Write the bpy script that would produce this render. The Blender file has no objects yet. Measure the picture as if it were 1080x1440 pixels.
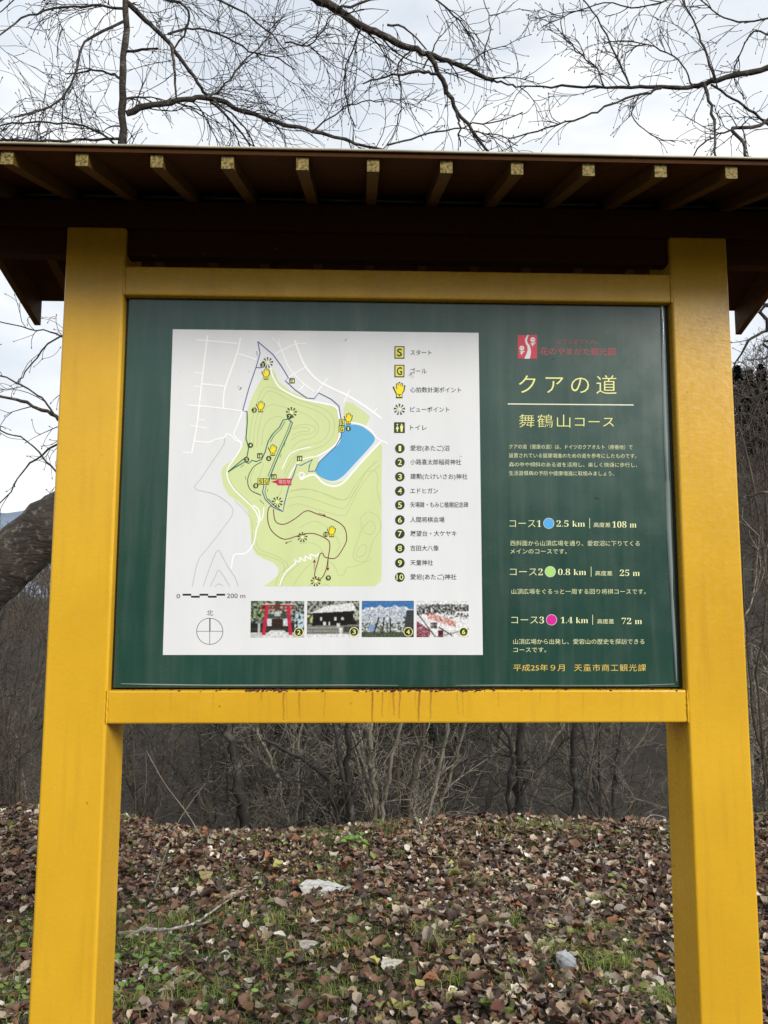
import bpy, bmesh, math, random
import numpy as np
from mathutils import Vector, Matrix, noise
from mathutils.geometry import tessellate_polygon

SC = bpy.context.scene
COL = SC.collection
R = math.radians

# ---------------------------------------------------------------- camera, sky, sun, exposure
F, YAW, PITCH, ROLL = 1086.9, 0.0311, 0.1089, -0.0026      # focal length in photo pixels and pose
CAM = (-0.0964, -1.8083, 1.55)


def axes():
    cy, sy, cp, sp, cr, sr = math.cos(YAW), math.sin(YAW), math.cos(PITCH), math.sin(PITCH), math.cos(ROLL), math.sin(ROLL)
    right = Vector((cy, -sy, 0))
    fwd = Vector((sy * cp, cy * cp, sp))
    up = Vector((-sy * sp, -cy * sp, cp))
    return right * cr - up * sr, right * sr + up * cr, fwd


AX, AY, AF = axes()


def at(px, py, Y):
    """point of the place seen at photo pixel (px, py) on the plane y = Y"""
    d = AX * ((px - 540) / F) + AY * ((720 - py) / F) + AF
    t = (Y - CAM[1]) / d.y
    return Vector(CAM) + d * t


cam = bpy.data.cameras.new('camera')
camo = bpy.data.objects.new('camera', cam)
COL.objects.link(camo)
cam.sensor_fit = 'VERTICAL'
cam.sensor_height = 24
cam.lens = 24 * F / 1440
cam.clip_start = 0.05
cam.clip_end = 6000
m = Matrix((AX, AY, -AF)).transposed().to_4x4()
m.translation = CAM
camo.matrix_world = m
SC.camera = camo

SUN_EL, SUN_AZ = R(27), R(42)          # azimuth from -Y (behind the camera) towards +X
world = bpy.data.worlds.new('World')
SC.world = world
world.use_nodes = True
nt = world.node_tree
nt.nodes.clear()
wo = nt.nodes.new('ShaderNodeOutputWorld')
bg = nt.nodes.new('ShaderNodeBackground')
sky = nt.nodes.new('ShaderNodeTexSky')
sky.sky_type = 'NISHITA'
sky.sun_disc = False
sky.sun_elevation = SUN_EL
sky.sun_rotation = math.pi - SUN_AZ
tc = nt.nodes.new('ShaderNodeTexCoord')
mp = nt.nodes.new('ShaderNodeMapping')
mp.inputs['Scale'].default_value = (1.0, 1.0, 2.2)
n1 = nt.nodes.new('ShaderNodeTexNoise')
n1.inputs['Scale'].default_value = 2.6
n1.inputs['Detail'].default_value = 7
n1.inputs['Roughness'].default_value = 0.55
n1.inputs['Distortion'].default_value = 0.3
r1 = nt.nodes.new('ShaderNodeValToRGB')
r1.color_ramp.elements[0].position = 0.40
r1.color_ramp.elements[0].color = (4.9, 5.3, 5.8, 1)
r1.color_ramp.elements[1].position = 0.58
r1.color_ramp.elements[1].color = (6.6, 6.7, 6.75, 1)
n2 = nt.nodes.new('ShaderNodeTexNoise')
n2.inputs['Scale'].default_value = 1.7
n2.inputs['Detail'].default_value = 5
r2 = nt.nodes.new('ShaderNodeValToRGB')
r2.color_ramp.elements[0].position = 0.35
r2.color_ramp.elements[0].color = (0.8, 0.8, 0.8, 1)
r2.color_ramp.elements[1].position = 0.56
r2.color_ramp.elements[1].color = (1, 1, 1, 1)
mx = nt.nodes.new('ShaderNodeMix')
mx.data_type = 'RGBA'
L = nt.links.new
L(tc.outputs['Generated'], mp.inputs[0])
L(mp.outputs[0], n1.inputs['Vector'])
L(mp.outputs[0], n2.inputs['Vector'])
L(n1.outputs[0], r1.inputs[0])
L(n2.outputs[0], r2.inputs[0])
L(r2.outputs[0], mx.inputs[0])
L(sky.outputs[0], mx.inputs[6])
L(r1.outputs[0], mx.inputs[7])
L(mx.outputs[2], bg.inputs['Color'])
bg.inputs['Strength'].default_value = 0.1
L(bg.outputs[0], wo.inputs[0])

sun = bpy.data.lights.new('sun', 'SUN')
sun.energy = 2.2
sun.angle = R(22)
sun.color = (1.0, 0.965, 0.91)
suno = bpy.data.objects.new('sun', sun)
COL.objects.link(suno)
sd = Vector((math.sin(SUN_AZ) * math.cos(SUN_EL), -math.cos(SUN_AZ) * math.cos(SUN_EL), math.sin(SUN_EL)))
suno.rotation_euler = sd.to_track_quat('Z', 'Y').to_euler()
suno.location = sd * 30

SC.view_settings.view_transform = 'Standard'
SC.view_settings.look = 'None'
SC.view_settings.gamma = 1
SC.view_settings.exposure = 0.7
SC.view_settings.use_curve_mapping = False
SC.render.engine = 'CYCLES'
SC.cycles.max_bounces = 6

# ---------------------------------------------------------------- helpers


def srgb(r, g, b):
    f = lambda c: (c / 255 / 12.92) if c <= 10 else ((c / 255 + 0.055) / 1.055) ** 2.4
    return (f(r), f(g), f(b), 1)


def tag(o, label=None, cat=None, group=None, kind=None):
    if label: o['label'] = label
    if cat: o['category'] = cat
    if group: o['group'] = group
    if kind: o['kind'] = kind
    return o


def empty(name, loc=(0, 0, 0), parent=None):
    o = bpy.data.objects.new(name, None)
    o.empty_display_size = 0.1
    COL.objects.link(o)
    o.location = loc
    o.parent = parent
    return o


def link(name, me, mat=None, parent=None, smooth=False):
    o = bpy.data.objects.new(name, me)
    COL.objects.link(o)
    if mat is not None and not me.materials:
        for k in (mat if isinstance(mat, (list, tuple)) else [mat]):
            me.materials.append(k)
    if parent is not None:
        o.parent = parent
        o.matrix_parent_inverse = Matrix.Translation(-Vector(parent_world(parent)))
    if smooth:
        me.polygons.foreach_set('use_smooth', np.ones(len(me.polygons), bool))
    return o


def parent_world(p):
    v = Vector(p.location)
    # meshes here keep world coordinates in their vertices; only Empties have a location
    while p.parent is not None:
        v += Vector(p.parent.location) - Vector(parent_world(p.parent))
        p = p.parent
    return v


def mesh(name, V, Fc, cols=None, mats=None):
    me = bpy.data.meshes.new(name)
    V = np.asarray(V, np.float32)
    if isinstance(Fc, np.ndarray):
        n, k = Fc.shape
        me.vertices.add(len(V))
        me.vertices.foreach_set('co', V.ravel())
        me.loops.add(n * k)
        me.loops.foreach_set('vertex_index', Fc.ravel().astype(np.int32))
        me.polygons.add(n)
        me.polygons.foreach_set('loop_start', np.arange(0, n * k, k, dtype=np.int32))
        me.polygons.foreach_set('loop_total', np.full(n, k, np.int32))
        me.update(calc_edges=True)
    else:
        me.from_pydata(V.tolist(), [], Fc)
        me.update()
    if cols is not None:
        a = me.color_attributes.new('Col', 'FLOAT_COLOR', 'POINT')
        c = np.ones((len(V), 4), np.float32)
        c[:, :cols.shape[1]] = cols
        a.data.foreach_set('color', c.ravel())
    return me


def box(x0, x1, y0, y1, z0, z1):
    V = [(x, y, z) for x in (x0, x1) for y in (y0, y1) for z in (z0, z1)]
    Fc = [(0, 1, 3, 2), (4, 6, 7, 5), (0, 4, 5, 1), (2, 3, 7, 6), (0, 2, 6, 4), (1, 5, 7, 3)]
    return V, Fc


def beam(name, x0, x1, y0, y1, z0, z1, mat, parent, bev=0.0, seg=2):
    V, Fc = box(x0, x1, y0, y1, z0, z1)
    bm = bmesh.new()
    vs = [bm.verts.new(v) for v in V]
    for f in Fc: bm.faces.new([vs[i] for i in f])
    if bev: bmesh.ops.bevel(bm, geom=bm.edges[:], offset=bev, segments=seg, profile=0.5, affect='EDGES')
    bmesh.ops.recalc_face_normals(bm, faces=bm.faces)
    me = bpy.data.meshes.new(name)
    bm.to_mesh(me); bm.free()
    return link(name, me, mat, parent)


class NT:
    """small helper for node materials"""
    def __init__(s, name):
        s.m = bpy.data.materials.new(name); s.m.use_nodes = True
        s.t = s.m.node_tree; s.t.nodes.clear()
        s.out = s.t.nodes.new('ShaderNodeOutputMaterial')
        s.p = s.t.nodes.new('ShaderNodeBsdfPrincipled')
        s.t.links.new(s.p.outputs[0], s.out.inputs[0])
        s.tc = s.t.nodes.new('ShaderNodeTexCoord')

    def n(s, kind, **kw):
        nd = s.t.nodes.new('ShaderNode' + kind)
        for k, v in kw.items():
            if hasattr(nd, k): setattr(nd, k, v)
            else: nd.inputs[k.replace('_', ' ')].default_value = v
        return nd

    def l(s, a, b): s.t.links.new(a, b)

    def noise(s, scale, detail=4, rough=0.55, stretch=None, dist=0.0):
        nd = s.n('TexNoise', Scale=scale, Detail=detail, Roughness=rough, Distortion=dist)
        if stretch:
            mp = s.n('Mapping'); mp.inputs['Scale'].default_value = stretch
            s.l(s.tc.outputs['Object'], mp.inputs[0]); s.l(mp.outputs[0], nd.inputs['Vector'])
        else: s.l(s.tc.outputs['Object'], nd.inputs['Vector'])
        return nd.outputs[0]

    def ramp(s, src, stops):
        r = s.n('ValToRGB'); e = r.color_ramp.elements
        while len(e) < len(stops): e.new(0.5)
        for i, (p, c) in enumerate(stops):
            e[i].position = p; e[i].color = c if len(c) == 4 else (*c, 1)
        s.l(src, r.inputs[0]); return r.outputs[0]

    def mix(s, fac, a, b, mode='MIX'):
        m_ = s.n('Mix', data_type='RGBA', blend_type=mode)
        for sock, v in ((m_.inputs[0], fac), (m_.inputs[6], a), (m_.inputs[7], b)):
            if isinstance(v, bpy.types.NodeSocket): s.l(v, sock)
            else: sock.default_value = v if not isinstance(v, tuple) else (v if len(v) == 4 else (*v, 1))
        return m_.outputs[2]

    def col(s, v):
        if isinstance(v, bpy.types.NodeSocket): s.l(v, s.p.inputs['Base Color'])
        else: s.p.inputs['Base Color'].default_value = v if len(v) == 4 else (*v, 1)

    def bump(s, h, strength, dist, base=None):
        b = s.n('Bump', Strength=strength, Distance=dist)
        s.l(h, b.inputs['Height'])
        if base is not None: s.l(base, b.inputs['Normal'])
        s.l(b.outputs[0], s.p.inputs['Normal']); return b.outputs[0]


def m_paint(name, base, rough=0.23, grime=0.5, spec=0.5):
    t = NT(name)
    t.p.inputs['Specular IOR Level'].default_value = spec
    big = t.noise(2.2, 4)
    fine = t.noise(60, 3)
    streak = t.noise(9, 5, stretch=(6, 6, 0.35))
    dark = tuple(c * k for c, k in zip(base, (0.88, 0.85, 0.8)))
    c = t.mix(t.ramp(big, [(0.38, (0, 0, 0)), (0.62, (1, 1, 1))]), (*dark, 1), (*base, 1))
    c = t.mix(t.ramp(streak, [(0.52, (0, 0, 0)), (0.75, (grime * .5,) * 3)]), c, (base[0] * .55, base[1] * .5, base[2] * .6 + .01, 1))
    sp = t.noise(38, 2, 0.4)
    c = t.mix(t.ramp(sp, [(0.76, (0, 0, 0)), (0.79, (0.7, .7, .7))]), c, (0.16, 0.08, 0.02, 1))
    t.col(c)
    rr = t.ramp(fine, [(0.3, (rough - .05,) * 3), (0.7, (rough + .1,) * 3)])
    t.l(rr, t.p.inputs['Roughness'])
    t.p.inputs['IOR'].default_value = 1.5
    peel = t.noise(150, 2, 0.5, stretch=(0.55, 0.55, 1.0), dist=0.4)
    b1 = t.bump(peel, 0.26, 0.0012)
    return t.m


M = {}
M['yellow'] = m_paint('yellow_paint', (0.70, 0.405, 0.022))
M['rafter'] = m_paint('weathered_ochre_shaded', (0.11, 0.052, 0.010), 0.7, 0.5, 0.2)  # ochre darkened: the shade under the roof is put into the colour
M['beam'] = m_paint('brown_paint', (0.055, 0.019, 0.004), 0.75, 0.5, 0.15)
M['panel_under'] = m_paint('dark_brown_board', (0.060, 0.021, 0.004), 0.8, 0.5, 0.15)


def m_end():
    t = NT('weathered_rafter_end')
    a = t.noise(160, 4, 0.65)
    c = t.ramp(a, [(0.38, (0.045, 0.03, 0.010)), (0.50, (0.20, 0.145, 0.035)), (0.68, (0.32, 0.24, 0.075))])
    t.col(c); t.p.inputs['Roughness'].default_value = .8
    t.bump(a, .5, .002)
    return t.m


M['rafter_end'] = m_end()


def m_simple(name, c, rough=0.6, metallic=0.0, nscale=30, var=0.25, bump=0.0):
    t = NT(name)
    a = t.noise(nscale, 4)
    lo = tuple(x * (1 - var) for x in c[:3]); hi = tuple(min(1, x * (1 + var)) for x in c[:3])
    t.col(t.ramp(a, [(0.3, lo), (0.7, hi)]))
    t.p.inputs['Roughness'].default_value = rough
    t.p.inputs['Metallic'].default_value = metallic
    if bump: t.bump(a, bump, .01)
    return t.m


M['metal_edge'] = m_simple('galvanised_roof_edge', (0.42, 0.38, 0.27), 0.5, 0.2, 12, .3)
M['black'] = m_simple('black_rubber_gasket', (0.012, 0.012, 0.013), 0.5)


def m_board():
    t = NT('green_laminated_board')
    a = t.noise(3, 4)
    c = t.ramp(a, [(0.3, srgb(26, 62, 52)), (0.7, srgb(31, 69, 58))])
    d = t.noise(7, 6, 0.6, stretch=(4, 4, 0.25))
    c = t.mix(t.ramp(d, [(0.45, (0, 0, 0)), (0.8, (.2, .2, .2))]), c, srgb(120, 130, 120))
    s = t.noise(55, 2)
    c = t.mix(t.ramp(s, [(0.75, (0, 0, 0)), (0.8, (.4, .4, .4))]), c, srgb(20, 35, 30))
    t.col(c)
    t.p.inputs['IOR'].default_value = 1.62
    t.l(t.ramp(t.noise(14, 4), [(0.3, (.22,) * 3), (0.7, (.32,) * 3)]), t.p.inputs['Roughness'])
    t.bump(t.noise(5, 2), 0.05, 0.004)
    return t.m


M['board'] = m_board()
INK = {}


def ink(r, g, b, rough=0.28):
    k = (r, g, b)
    if k not in INK:
        t = NT('ink_%d_%d_%d' % k)
        c = srgb(r, g, b)
        a = t.noise(6, 5, .6, stretch=(2, 2, .5))
        t.col(t.mix(t.ramp(a, [(0.4, (0, 0, 0)), (0.75, (.24, .24, .24))]), c, tuple(x * .72 for x in c[:3])))
        t.p.inputs['Roughness'].default_value = rough
        t.p.inputs['IOR'].default_value = 1.55
        INK[k] = t.m
    return INK[k]


def m_attr(name, rough=0.6, transl=0.0, nscale=60, var=0.25):
    t = NT(name)
    a = t.n('VertexColor'); a.layer_name = 'Col'
    nz = t.ramp(t.noise(nscale, 3), [(0.3, (1 - var,) * 3), (0.7, (1, 1, 1))])
    c = t.mix(1.0, a.outputs[0], nz, 'MULTIPLY')
    t.col(c); t.p.inputs['Roughness'].default_value = rough
    if transl:
        tr = t.n('BsdfTranslucent'); t.l(c, tr.inputs[0])
        ms = t.n('MixShader'); ms.inputs[0].default_value = transl
        t.l(t.p.outputs[0], ms.inputs[1]); t.l(tr.outputs[0], ms.inputs[2]); t.l(ms.outputs[0], t.out.inputs[0])
    return t.m


M['leaf'] = m_attr('dry_leaf', 0.55, 0.12)
M['green_leaf'] = m_attr('green_leaf', 0.45, 0.2)
M['photo_print'] = m_attr('printed_photo', 0.18, 0, 900, .1)


def m_bark(name, lo, hi, scale=9, patch=None, stretch=(3, 3, 1), bump=.6):
    t = NT(name)
    a = t.noise(scale, 6, .65, stretch=stretch, dist=.6)
    c = t.ramp(a, [(0.32, lo), (0.68, hi)])
    if patch:
        b = t.noise(scale * 1.6, 4, .6)
        c = t.mix(t.ramp(b, [(0.55, (0, 0, 0)), (0.66, (.8, .8, .8))]), c, (*patch, 1))
    t.col(c); t.p.inputs['Roughness'].default_value = .85
    t.bump(a, bump, .02)
    return t.m


M['cherry'] = m_bark('cherry_bark', (0.012, 0.009, 0.007), (0.062, 0.047, 0.034), 14, (0.16, 0.145, 0.115), (1, 1, 3), 1.0)
M['twig'] = m_bark('cherry_twig', (0.010, 0.008, 0.007), (0.028, 0.022, 0.018), 20)
M['thicket'] = m_bark('grey_thicket_bark', (0.032, 0.025, 0.017), (0.088, 0.068, 0.047), 6, (0.13, 0.115, 0.08))
M['dark_bark'] = m_bark('dark_thicket_bark', (0.012, 0.010, 0.008), (0.035, 0.03, 0.024), 6, (0.10, 0.10, 0.08))
M['pale_bark'] = m_bark('pale_thicket_bark', (0.12, 0.105, 0.075), (0.27, 0.235, 0.18), 6, (0.09, 0.10, 0.05))
M['wood_far'] = m_bark('far_wood_bark', (0.038, 0.028, 0.021), (0.10, 0.076, 0.056), 1)
M['conifer'] = m_simple('conifer_needles', (0.018, 0.034, 0.016), .8, 0, 1.2, .5)


def m_ground():
    t = NT('leafy_soil')
    a = t.noise(1.3, 6, .6); b = t.noise(28, 6, .7)
    c = t.ramp(b, [(0.3, (0.014, 0.010, 0.007)), (0.55, (0.045, 0.03, 0.02)), (0.75, (0.10, 0.07, 0.045))])
    g = t.ramp(t.noise(40, 4), [(0.3, (0.02, 0.035, 0.008)), (0.7, (0.07, 0.10, 0.02))])
    c = t.mix(t.ramp(a, [(0.5, (0, 0, 0)), (0.62, (.7, .7, .7))]), c, g)
    t.col(c); t.p.inputs['Roughness'].default_value = .9
    t.bump(b, .8, .03)
    return t.m


def m_hill():
    t = NT('winter_hillside')
    a = t.noise(.25, 8, .7); b = t.noise(3, 8, .75)
    c = t.ramp(b, [(0.3, (0.016, 0.013, 0.010)), (0.5, (0.038, 0.030, 0.023)), (0.72, (0.08, 0.062, 0.045))])
    c = t.mix(t.ramp(a, [(0.45, (0, 0, 0)), (0.7, (.6, .6, .6))]), c, (0.045, 0.045, 0.03, 1))
    t.col(c); t.p.inputs['Roughness'].default_value = .95
    t.bump(b, 1, .2)
    return t.m


M['ground'] = m_ground(); M['hill'] = m_hill()

# ---------------------------------------------------------------- tubes and growing twigs


class Tubes:
    def __init__(s): s.V = []; s.F = []; s.n = 0

    def add(s, pts, rad, k=4):
        P = np.asarray(pts, float); n = len(P)
        if n < 2: return
        r = np.asarray(rad, float)
        T = np.empty_like(P); T[1:-1] = P[2:] - P[:-2]; T[0] = P[1] - P[0]; T[-1] = P[-1] - P[-2]
        T /= (np.linalg.norm(T, axis=1)[:, None] + 1e-9)
        ref = np.array([0.31, 0.17, 0.93]) if abs(T[:, 2].mean()) < .8 else np.array([0.9, 0.3, 0.1])
        A = np.cross(T, ref); A /= (np.linalg.norm(A, axis=1)[:, None] + 1e-9)
        B = np.cross(T, A)
        th = np.arange(k) * 2 * math.pi / k
        ring = P[:, None, :] + r[:, None, None] * (A[:, None, :] * np.cos(th)[None, :, None] + B[:, None, :] * np.sin(th)[None, :, None])
        s.V.append(ring.reshape(-1, 3))
        i = np.arange(n - 1)[:, None] * k; j = np.arange(k)[None, :]; j2 = (j + 1) % k
        s.F.append((np.stack([i + j, i + j2, i + k + j2, i + k + j], -1).reshape(-1, 4)) + s.n)
        s.n += n * k

    def build(s, name, mat, parent=None, smooth=True):
        if not s.V: return None
        me = mesh(name, np.concatenate(s.V), np.concatenate(s.F))
        return link(name, me, mat, parent, smooth)


def walk(rng, p, d, length, steps, curl, wander, grav):
    """one curved shoot: list of points and its directions"""
    ax = (rng.gauss(0, 1) * curl, rng.gauss(0, 1) * curl, rng.gauss(0, 1) * curl)
    x, y, z = p; a, b, c = d; st = length / steps
    out = [(x, y, z)]; dirs = [(a, b, c)]
    for i in range(steps):
        a += ax[0] / steps + rng.gauss(0, wander); b += ax[1] / steps + rng.gauss(0, wander); c += ax[2] / steps + rng.gauss(0, wander) + grav / steps
        n_ = math.sqrt(a * a + b * b + c * c) + 1e-9; a /= n_; b /= n_; c /= n_
        x += a * st; y += b * st; z += c * st
        out.append((x, y, z)); dirs.append((a, b, c))
    return out, dirs


def side_dir(rng, d, spread):
    while True:
        v = (rng.gauss(0, 1), rng.gauss(0, 1), rng.gauss(0, 1))
        dot = sum(v[i] * d[i] for i in range(3))
        w = [v[i] - dot * d[i] for i in range(3)]
        n_ = math.sqrt(sum(q * q for q in w))
        if n_ > .2: break
    w = [q / n_ for q in w]
    s_, c_ = math.sin(spread), math.cos(spread)
    return tuple(d[i] * c_ + w[i] * s_ for i in range(3))


def sprout(T, rng, pts, dirs, r0, length, level, per_m, spread=(.5, 1.2), curl=.8, wander=.08, grav=0, minr=.0016, start=.1, bud=False, sides=3):
    """side shoots along a limb, recursively"""
    seg = [math.dist(pts[i], pts[i + 1]) for i in range(len(pts) - 1)]
    tot = sum(seg)
    n_ = max(1, int(tot * per_m + rng.random()))
    for q in range(n_):
        u = (start + (1 - start) * rng.random()) * tot
        i = 0
        while i < len(seg) - 1 and u > seg[i]: u -= seg[i]; i += 1
        f = min(1, u / (seg[i] + 1e-9))
        p = tuple(pts[i][k] * (1 - f) + pts[i + 1][k] * f for k in range(3))
        d = side_dir(rng, dirs[min(i, len(dirs) - 1)], rng.uniform(*spread))
        ln = length * rng.uniform(.35, 1.25)
        st = max(5, min(12, int(ln / .05)))
        P, D = walk(rng, p, d, ln, st, curl, wander, grav)
        rb = max(minr, r0 * rng.uniform(.6, 1))
        rr = [rb + (minr * .8 - rb) * (k / st) for k in range(st + 1)]
        T.add(P, rr, sides)
        if bud and level <= 1:
            e, g = P[-1], D[-1]
            T.add([e, [e[k] + g[k] * .006 for k in range(3)], [e[k] + g[k] * .014 for k in range(3)]], [.0016, .0034, .0008], 4)
        if level > 0:
            sprout(T, rng, P, D, rb * .6, length * .5, level - 1, per_m * 1.7, spread, curl, wander, grav, minr, .15, bud, sides)


def smooth_line(P, n=4):
    """Catmull-Rom through the points"""
    P = [Vector(p) for p in P]
    Q = [P[0] * 2 - P[1]] + P + [P[-1] * 2 - P[-2]]
    out = []
    for i in range(1, len(Q) - 2):
        for k in range(n):
            t = k / n
            a, b, c, d = Q[i - 1], Q[i], Q[i + 1], Q[i + 2]
            out.append(.5 * ((2 * b) + (c - a) * t + (2 * a - 5 * b + 4 * c - d) * t * t + (3 * b - a - 3 * c + d) * t ** 3))
    out.append(P[-1])
    return out


def dirs_of(P):
    return [tuple((P[min(i + 1, len(P) - 1)] - P[max(i - 1, 0)]).normalized()) for i in range(len(P))]


# ---------------------------------------------------------------- terrain


def edge_y(x):
    return 3.8 + .12 * math.sin(x * .9 + .4) + .07 * math.sin(x * 2.3) + (.3 * max(0, -x - 1.0))


def ridge(x):
    """height of the far hill as it runs from left (low) to right (high)"""
    t = 1 / (1 + math.exp(-(x - 2) / 14))
    return -1.2 + 21 * t + 1.2 * math.sin(x * .11) + .7 * math.sin(x * .31)


def height(x, y):
    h = .05 * noise.noise((x * .7, y * .7, 0)) + .02 * noise.noise((x * 3, y * 3, 2))
    if abs(x) < 4 and -1 < y < 4.5: h += .016 * noise.noise((x * 9, y * 9, 5))
    e = edge_y(x)
    s = y - e
    h -= .085 * min(1, max(0, (y - 1.2) / 2.4)) * math.exp(-((x - .2) / 3.2) ** 2)
    if s > -.7:
        k = min(1, (s + .7) / 1.4)
        h += .02 * math.exp(-((s + .3) / .35) ** 2)
        if s > 0:
            h -= 3.6 * (1 - math.exp(-(s / 4.0) ** 1.3))
    if y > 14:
        u = min(1, (y - 14) / 62)
        r_ = ridge(x * 76 / max(y, 30))
        h += (r_ + 3.4) * (u * u * (3 - 2 * u)) ** .85 + 1.2 * noise.noise((x * .09, y * .09, 7)) * min(1, (y - 14) / 10)
    if y > 85: h -= (y - 85) * .12
    if y < -14:
        u = min(1, (-y - 14) / 40)
        h += 9 * u * u * (3 - 2 * u)
    return h


def axis_vals(a):
    return sorted(set(round(v, 4) for v in a))


xs = axis_vals(list(np.arange(-4, 4.01, .05)) + [s * v for s in (-1, 1) for v in (4.3, 4.7, 5.2, 6, 7, 8, 9.5, 11, 13, 16, 19, 23, 27, 32, 38, 45, 53, 62, 72, 85, 100, 130, 200, 500, 3000)])
ys = axis_vals([-3000, -500, -200, -100, -75, -60, -50, -42, -35, -28, -23, -18, -14, -11, -8, -6, -4.5, -3.2, -2.2, -1.4] + list(np.arange(-.8, 5.2, .05)) + list(np.arange(5.3, 9, .25)) + list(np.arange(9.5, 22, .8)) + list(np.arange(23, 100, 2.5)) + [110, 130, 170, 250, 400, 800, 3000])
nx, ny = len(xs), len(ys)
V = np.array([(x, y, max(-4.2, height(x, y)) if y < 500 else -4.2) for y in ys for x in xs], np.float32)
i, j = np.meshgrid(np.arange(nx - 1), np.arange(ny - 1))
a = (j * nx + i).ravel()
Fq = np.stack([a, a + 1, a + nx + 1, a + nx], -1)
gm = mesh('ground', V, Fq)
gm.materials.append(M['ground']); gm.materials.append(M['hill'])
cy_ = V[Fq].mean(1)[:, 1]
gm.polygons.foreach_set('material_index', ((cy_ > 5.5) | (cy_ < -12)).astype(np.int32))
ground = link('ground', gm, None, None, True)
tag(ground, kind='structure')

# far mountains, low on the left; distance haze painted into their blue
mv, mf = [], []
N = 60
for i_ in range(N + 1):
    x = -2600 + i_ * 55
    hh = 262 + 45 * noise.noise((x * .0016, 0, 3)) + 35 * noise.noise((x * .006, 0, 9)) + 10 * noise.noise((x * .03, 1, 9))
    for (yy, k) in ((2300, 0), (2500, .55), (2700, 1), (2950, .6), (3300, 0)):
        mv.append((x, yy + 40 * noise.noise((x * .01, k * 5, 0)), -5 + hh * 1.15 * k + 12 * noise.noise((x * .01, k * 3, 4)) * (k > 0)))
for i_ in range(N):
    for k in range(4):
        q = i_ * 5 + k
        mf.append((q, q + 5, q + 6, q + 1))
t = NT('forested_mountain_hazed')
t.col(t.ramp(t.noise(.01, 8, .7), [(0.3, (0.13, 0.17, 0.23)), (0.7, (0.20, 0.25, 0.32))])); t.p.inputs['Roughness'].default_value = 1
tag(link('mountain', mesh('mountain', mv, mf), t.m, None, True), kind='structure')

# ---------------------------------------------------------------- the sign
sign = tag(empty('information_sign', (0, 0.07, 0)), 'yellow steel notice board with a small gabled roof and a green trail map panel', 'sign')
X0, X1 = -.81, .81
WL, WR = .1422, .1437
for (a0, a1) in ((X0, X0 + WL), (X1 - WR, X1)):
    beam('post', a0, a1, 0, .14, -.35, 2.44, M['yellow'], sign, .006, 3)
beam('upper_rail', X0 + WL, X1 - WR, .0015, .10, 2.2701, 2.3421, M['yellow'], sign, .004, 2)
beam('lower_rail', X0 + WL, X1 - WR, .0015, .138, 1.2616, 1.3354, M['yellow'], sign, .004, 2)
# weld beads where the rails meet the posts
tb = Tubes()
rng = random.Random(3)
for x in (X0 + WL, X1 - WR):
    for z0, z1 in ((1.2616, 1.3354), (2.2701, 2.3421)):
        pts = [(x + rng.uniform(-.0006, .0006), .0012, z0 + (z1 - z0) * k / 14) for k in range(15)]
        tb.add(pts, [rng.uniform(.0018, .0032) for _ in pts], 6); tb.build('weld_bead', M['yellow'], sign); tb = Tubes()
beam('backing_plate', X0 + WL, X1 - WR, .052, .06, 1.3356, 2.27, M['black'], sign)
beam('gasket', X0 + WL + .001, X0 + WL + .007, .026, .051, 1.337, 2.269, M['black'], sign)
beam('gasket', X1 - WR - .009, X1 - WR - .001, .026, .051, 1.337, 2.269, M['black'], sign)

YB = .02
c_tl, c_bl, c_br, c_tr = at(181, 417, YB), at(158.5, 966.5, YB), at(955, 967.5, YB), at(936, 427, YB)
bx0, bx1 = (c_tl.x + c_bl.x) / 2, (c_tr.x + c_br.x) / 2
bz0, bz1 = (c_bl.z + c_br.z) / 2, (c_tl.z + c_tr.z) / 2
bz1 = min(bz1, 2.2685)
board = beam('board', bx0, bx1, YB, YB + .025, bz0, bz1, M['board'], sign, .0025, 3)

# --- everything printed on the board
LAY = .00011


def ux(zx, zy):      # coordinates used while tracing the map -> photo pixel
    return 220 + zx / 3.1765, 440 + zy / 3.1765


def lx(zx, zy):      # same, lower half
    return 220 + zx / 3.1765, 660 + zy / 3.1765


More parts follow.
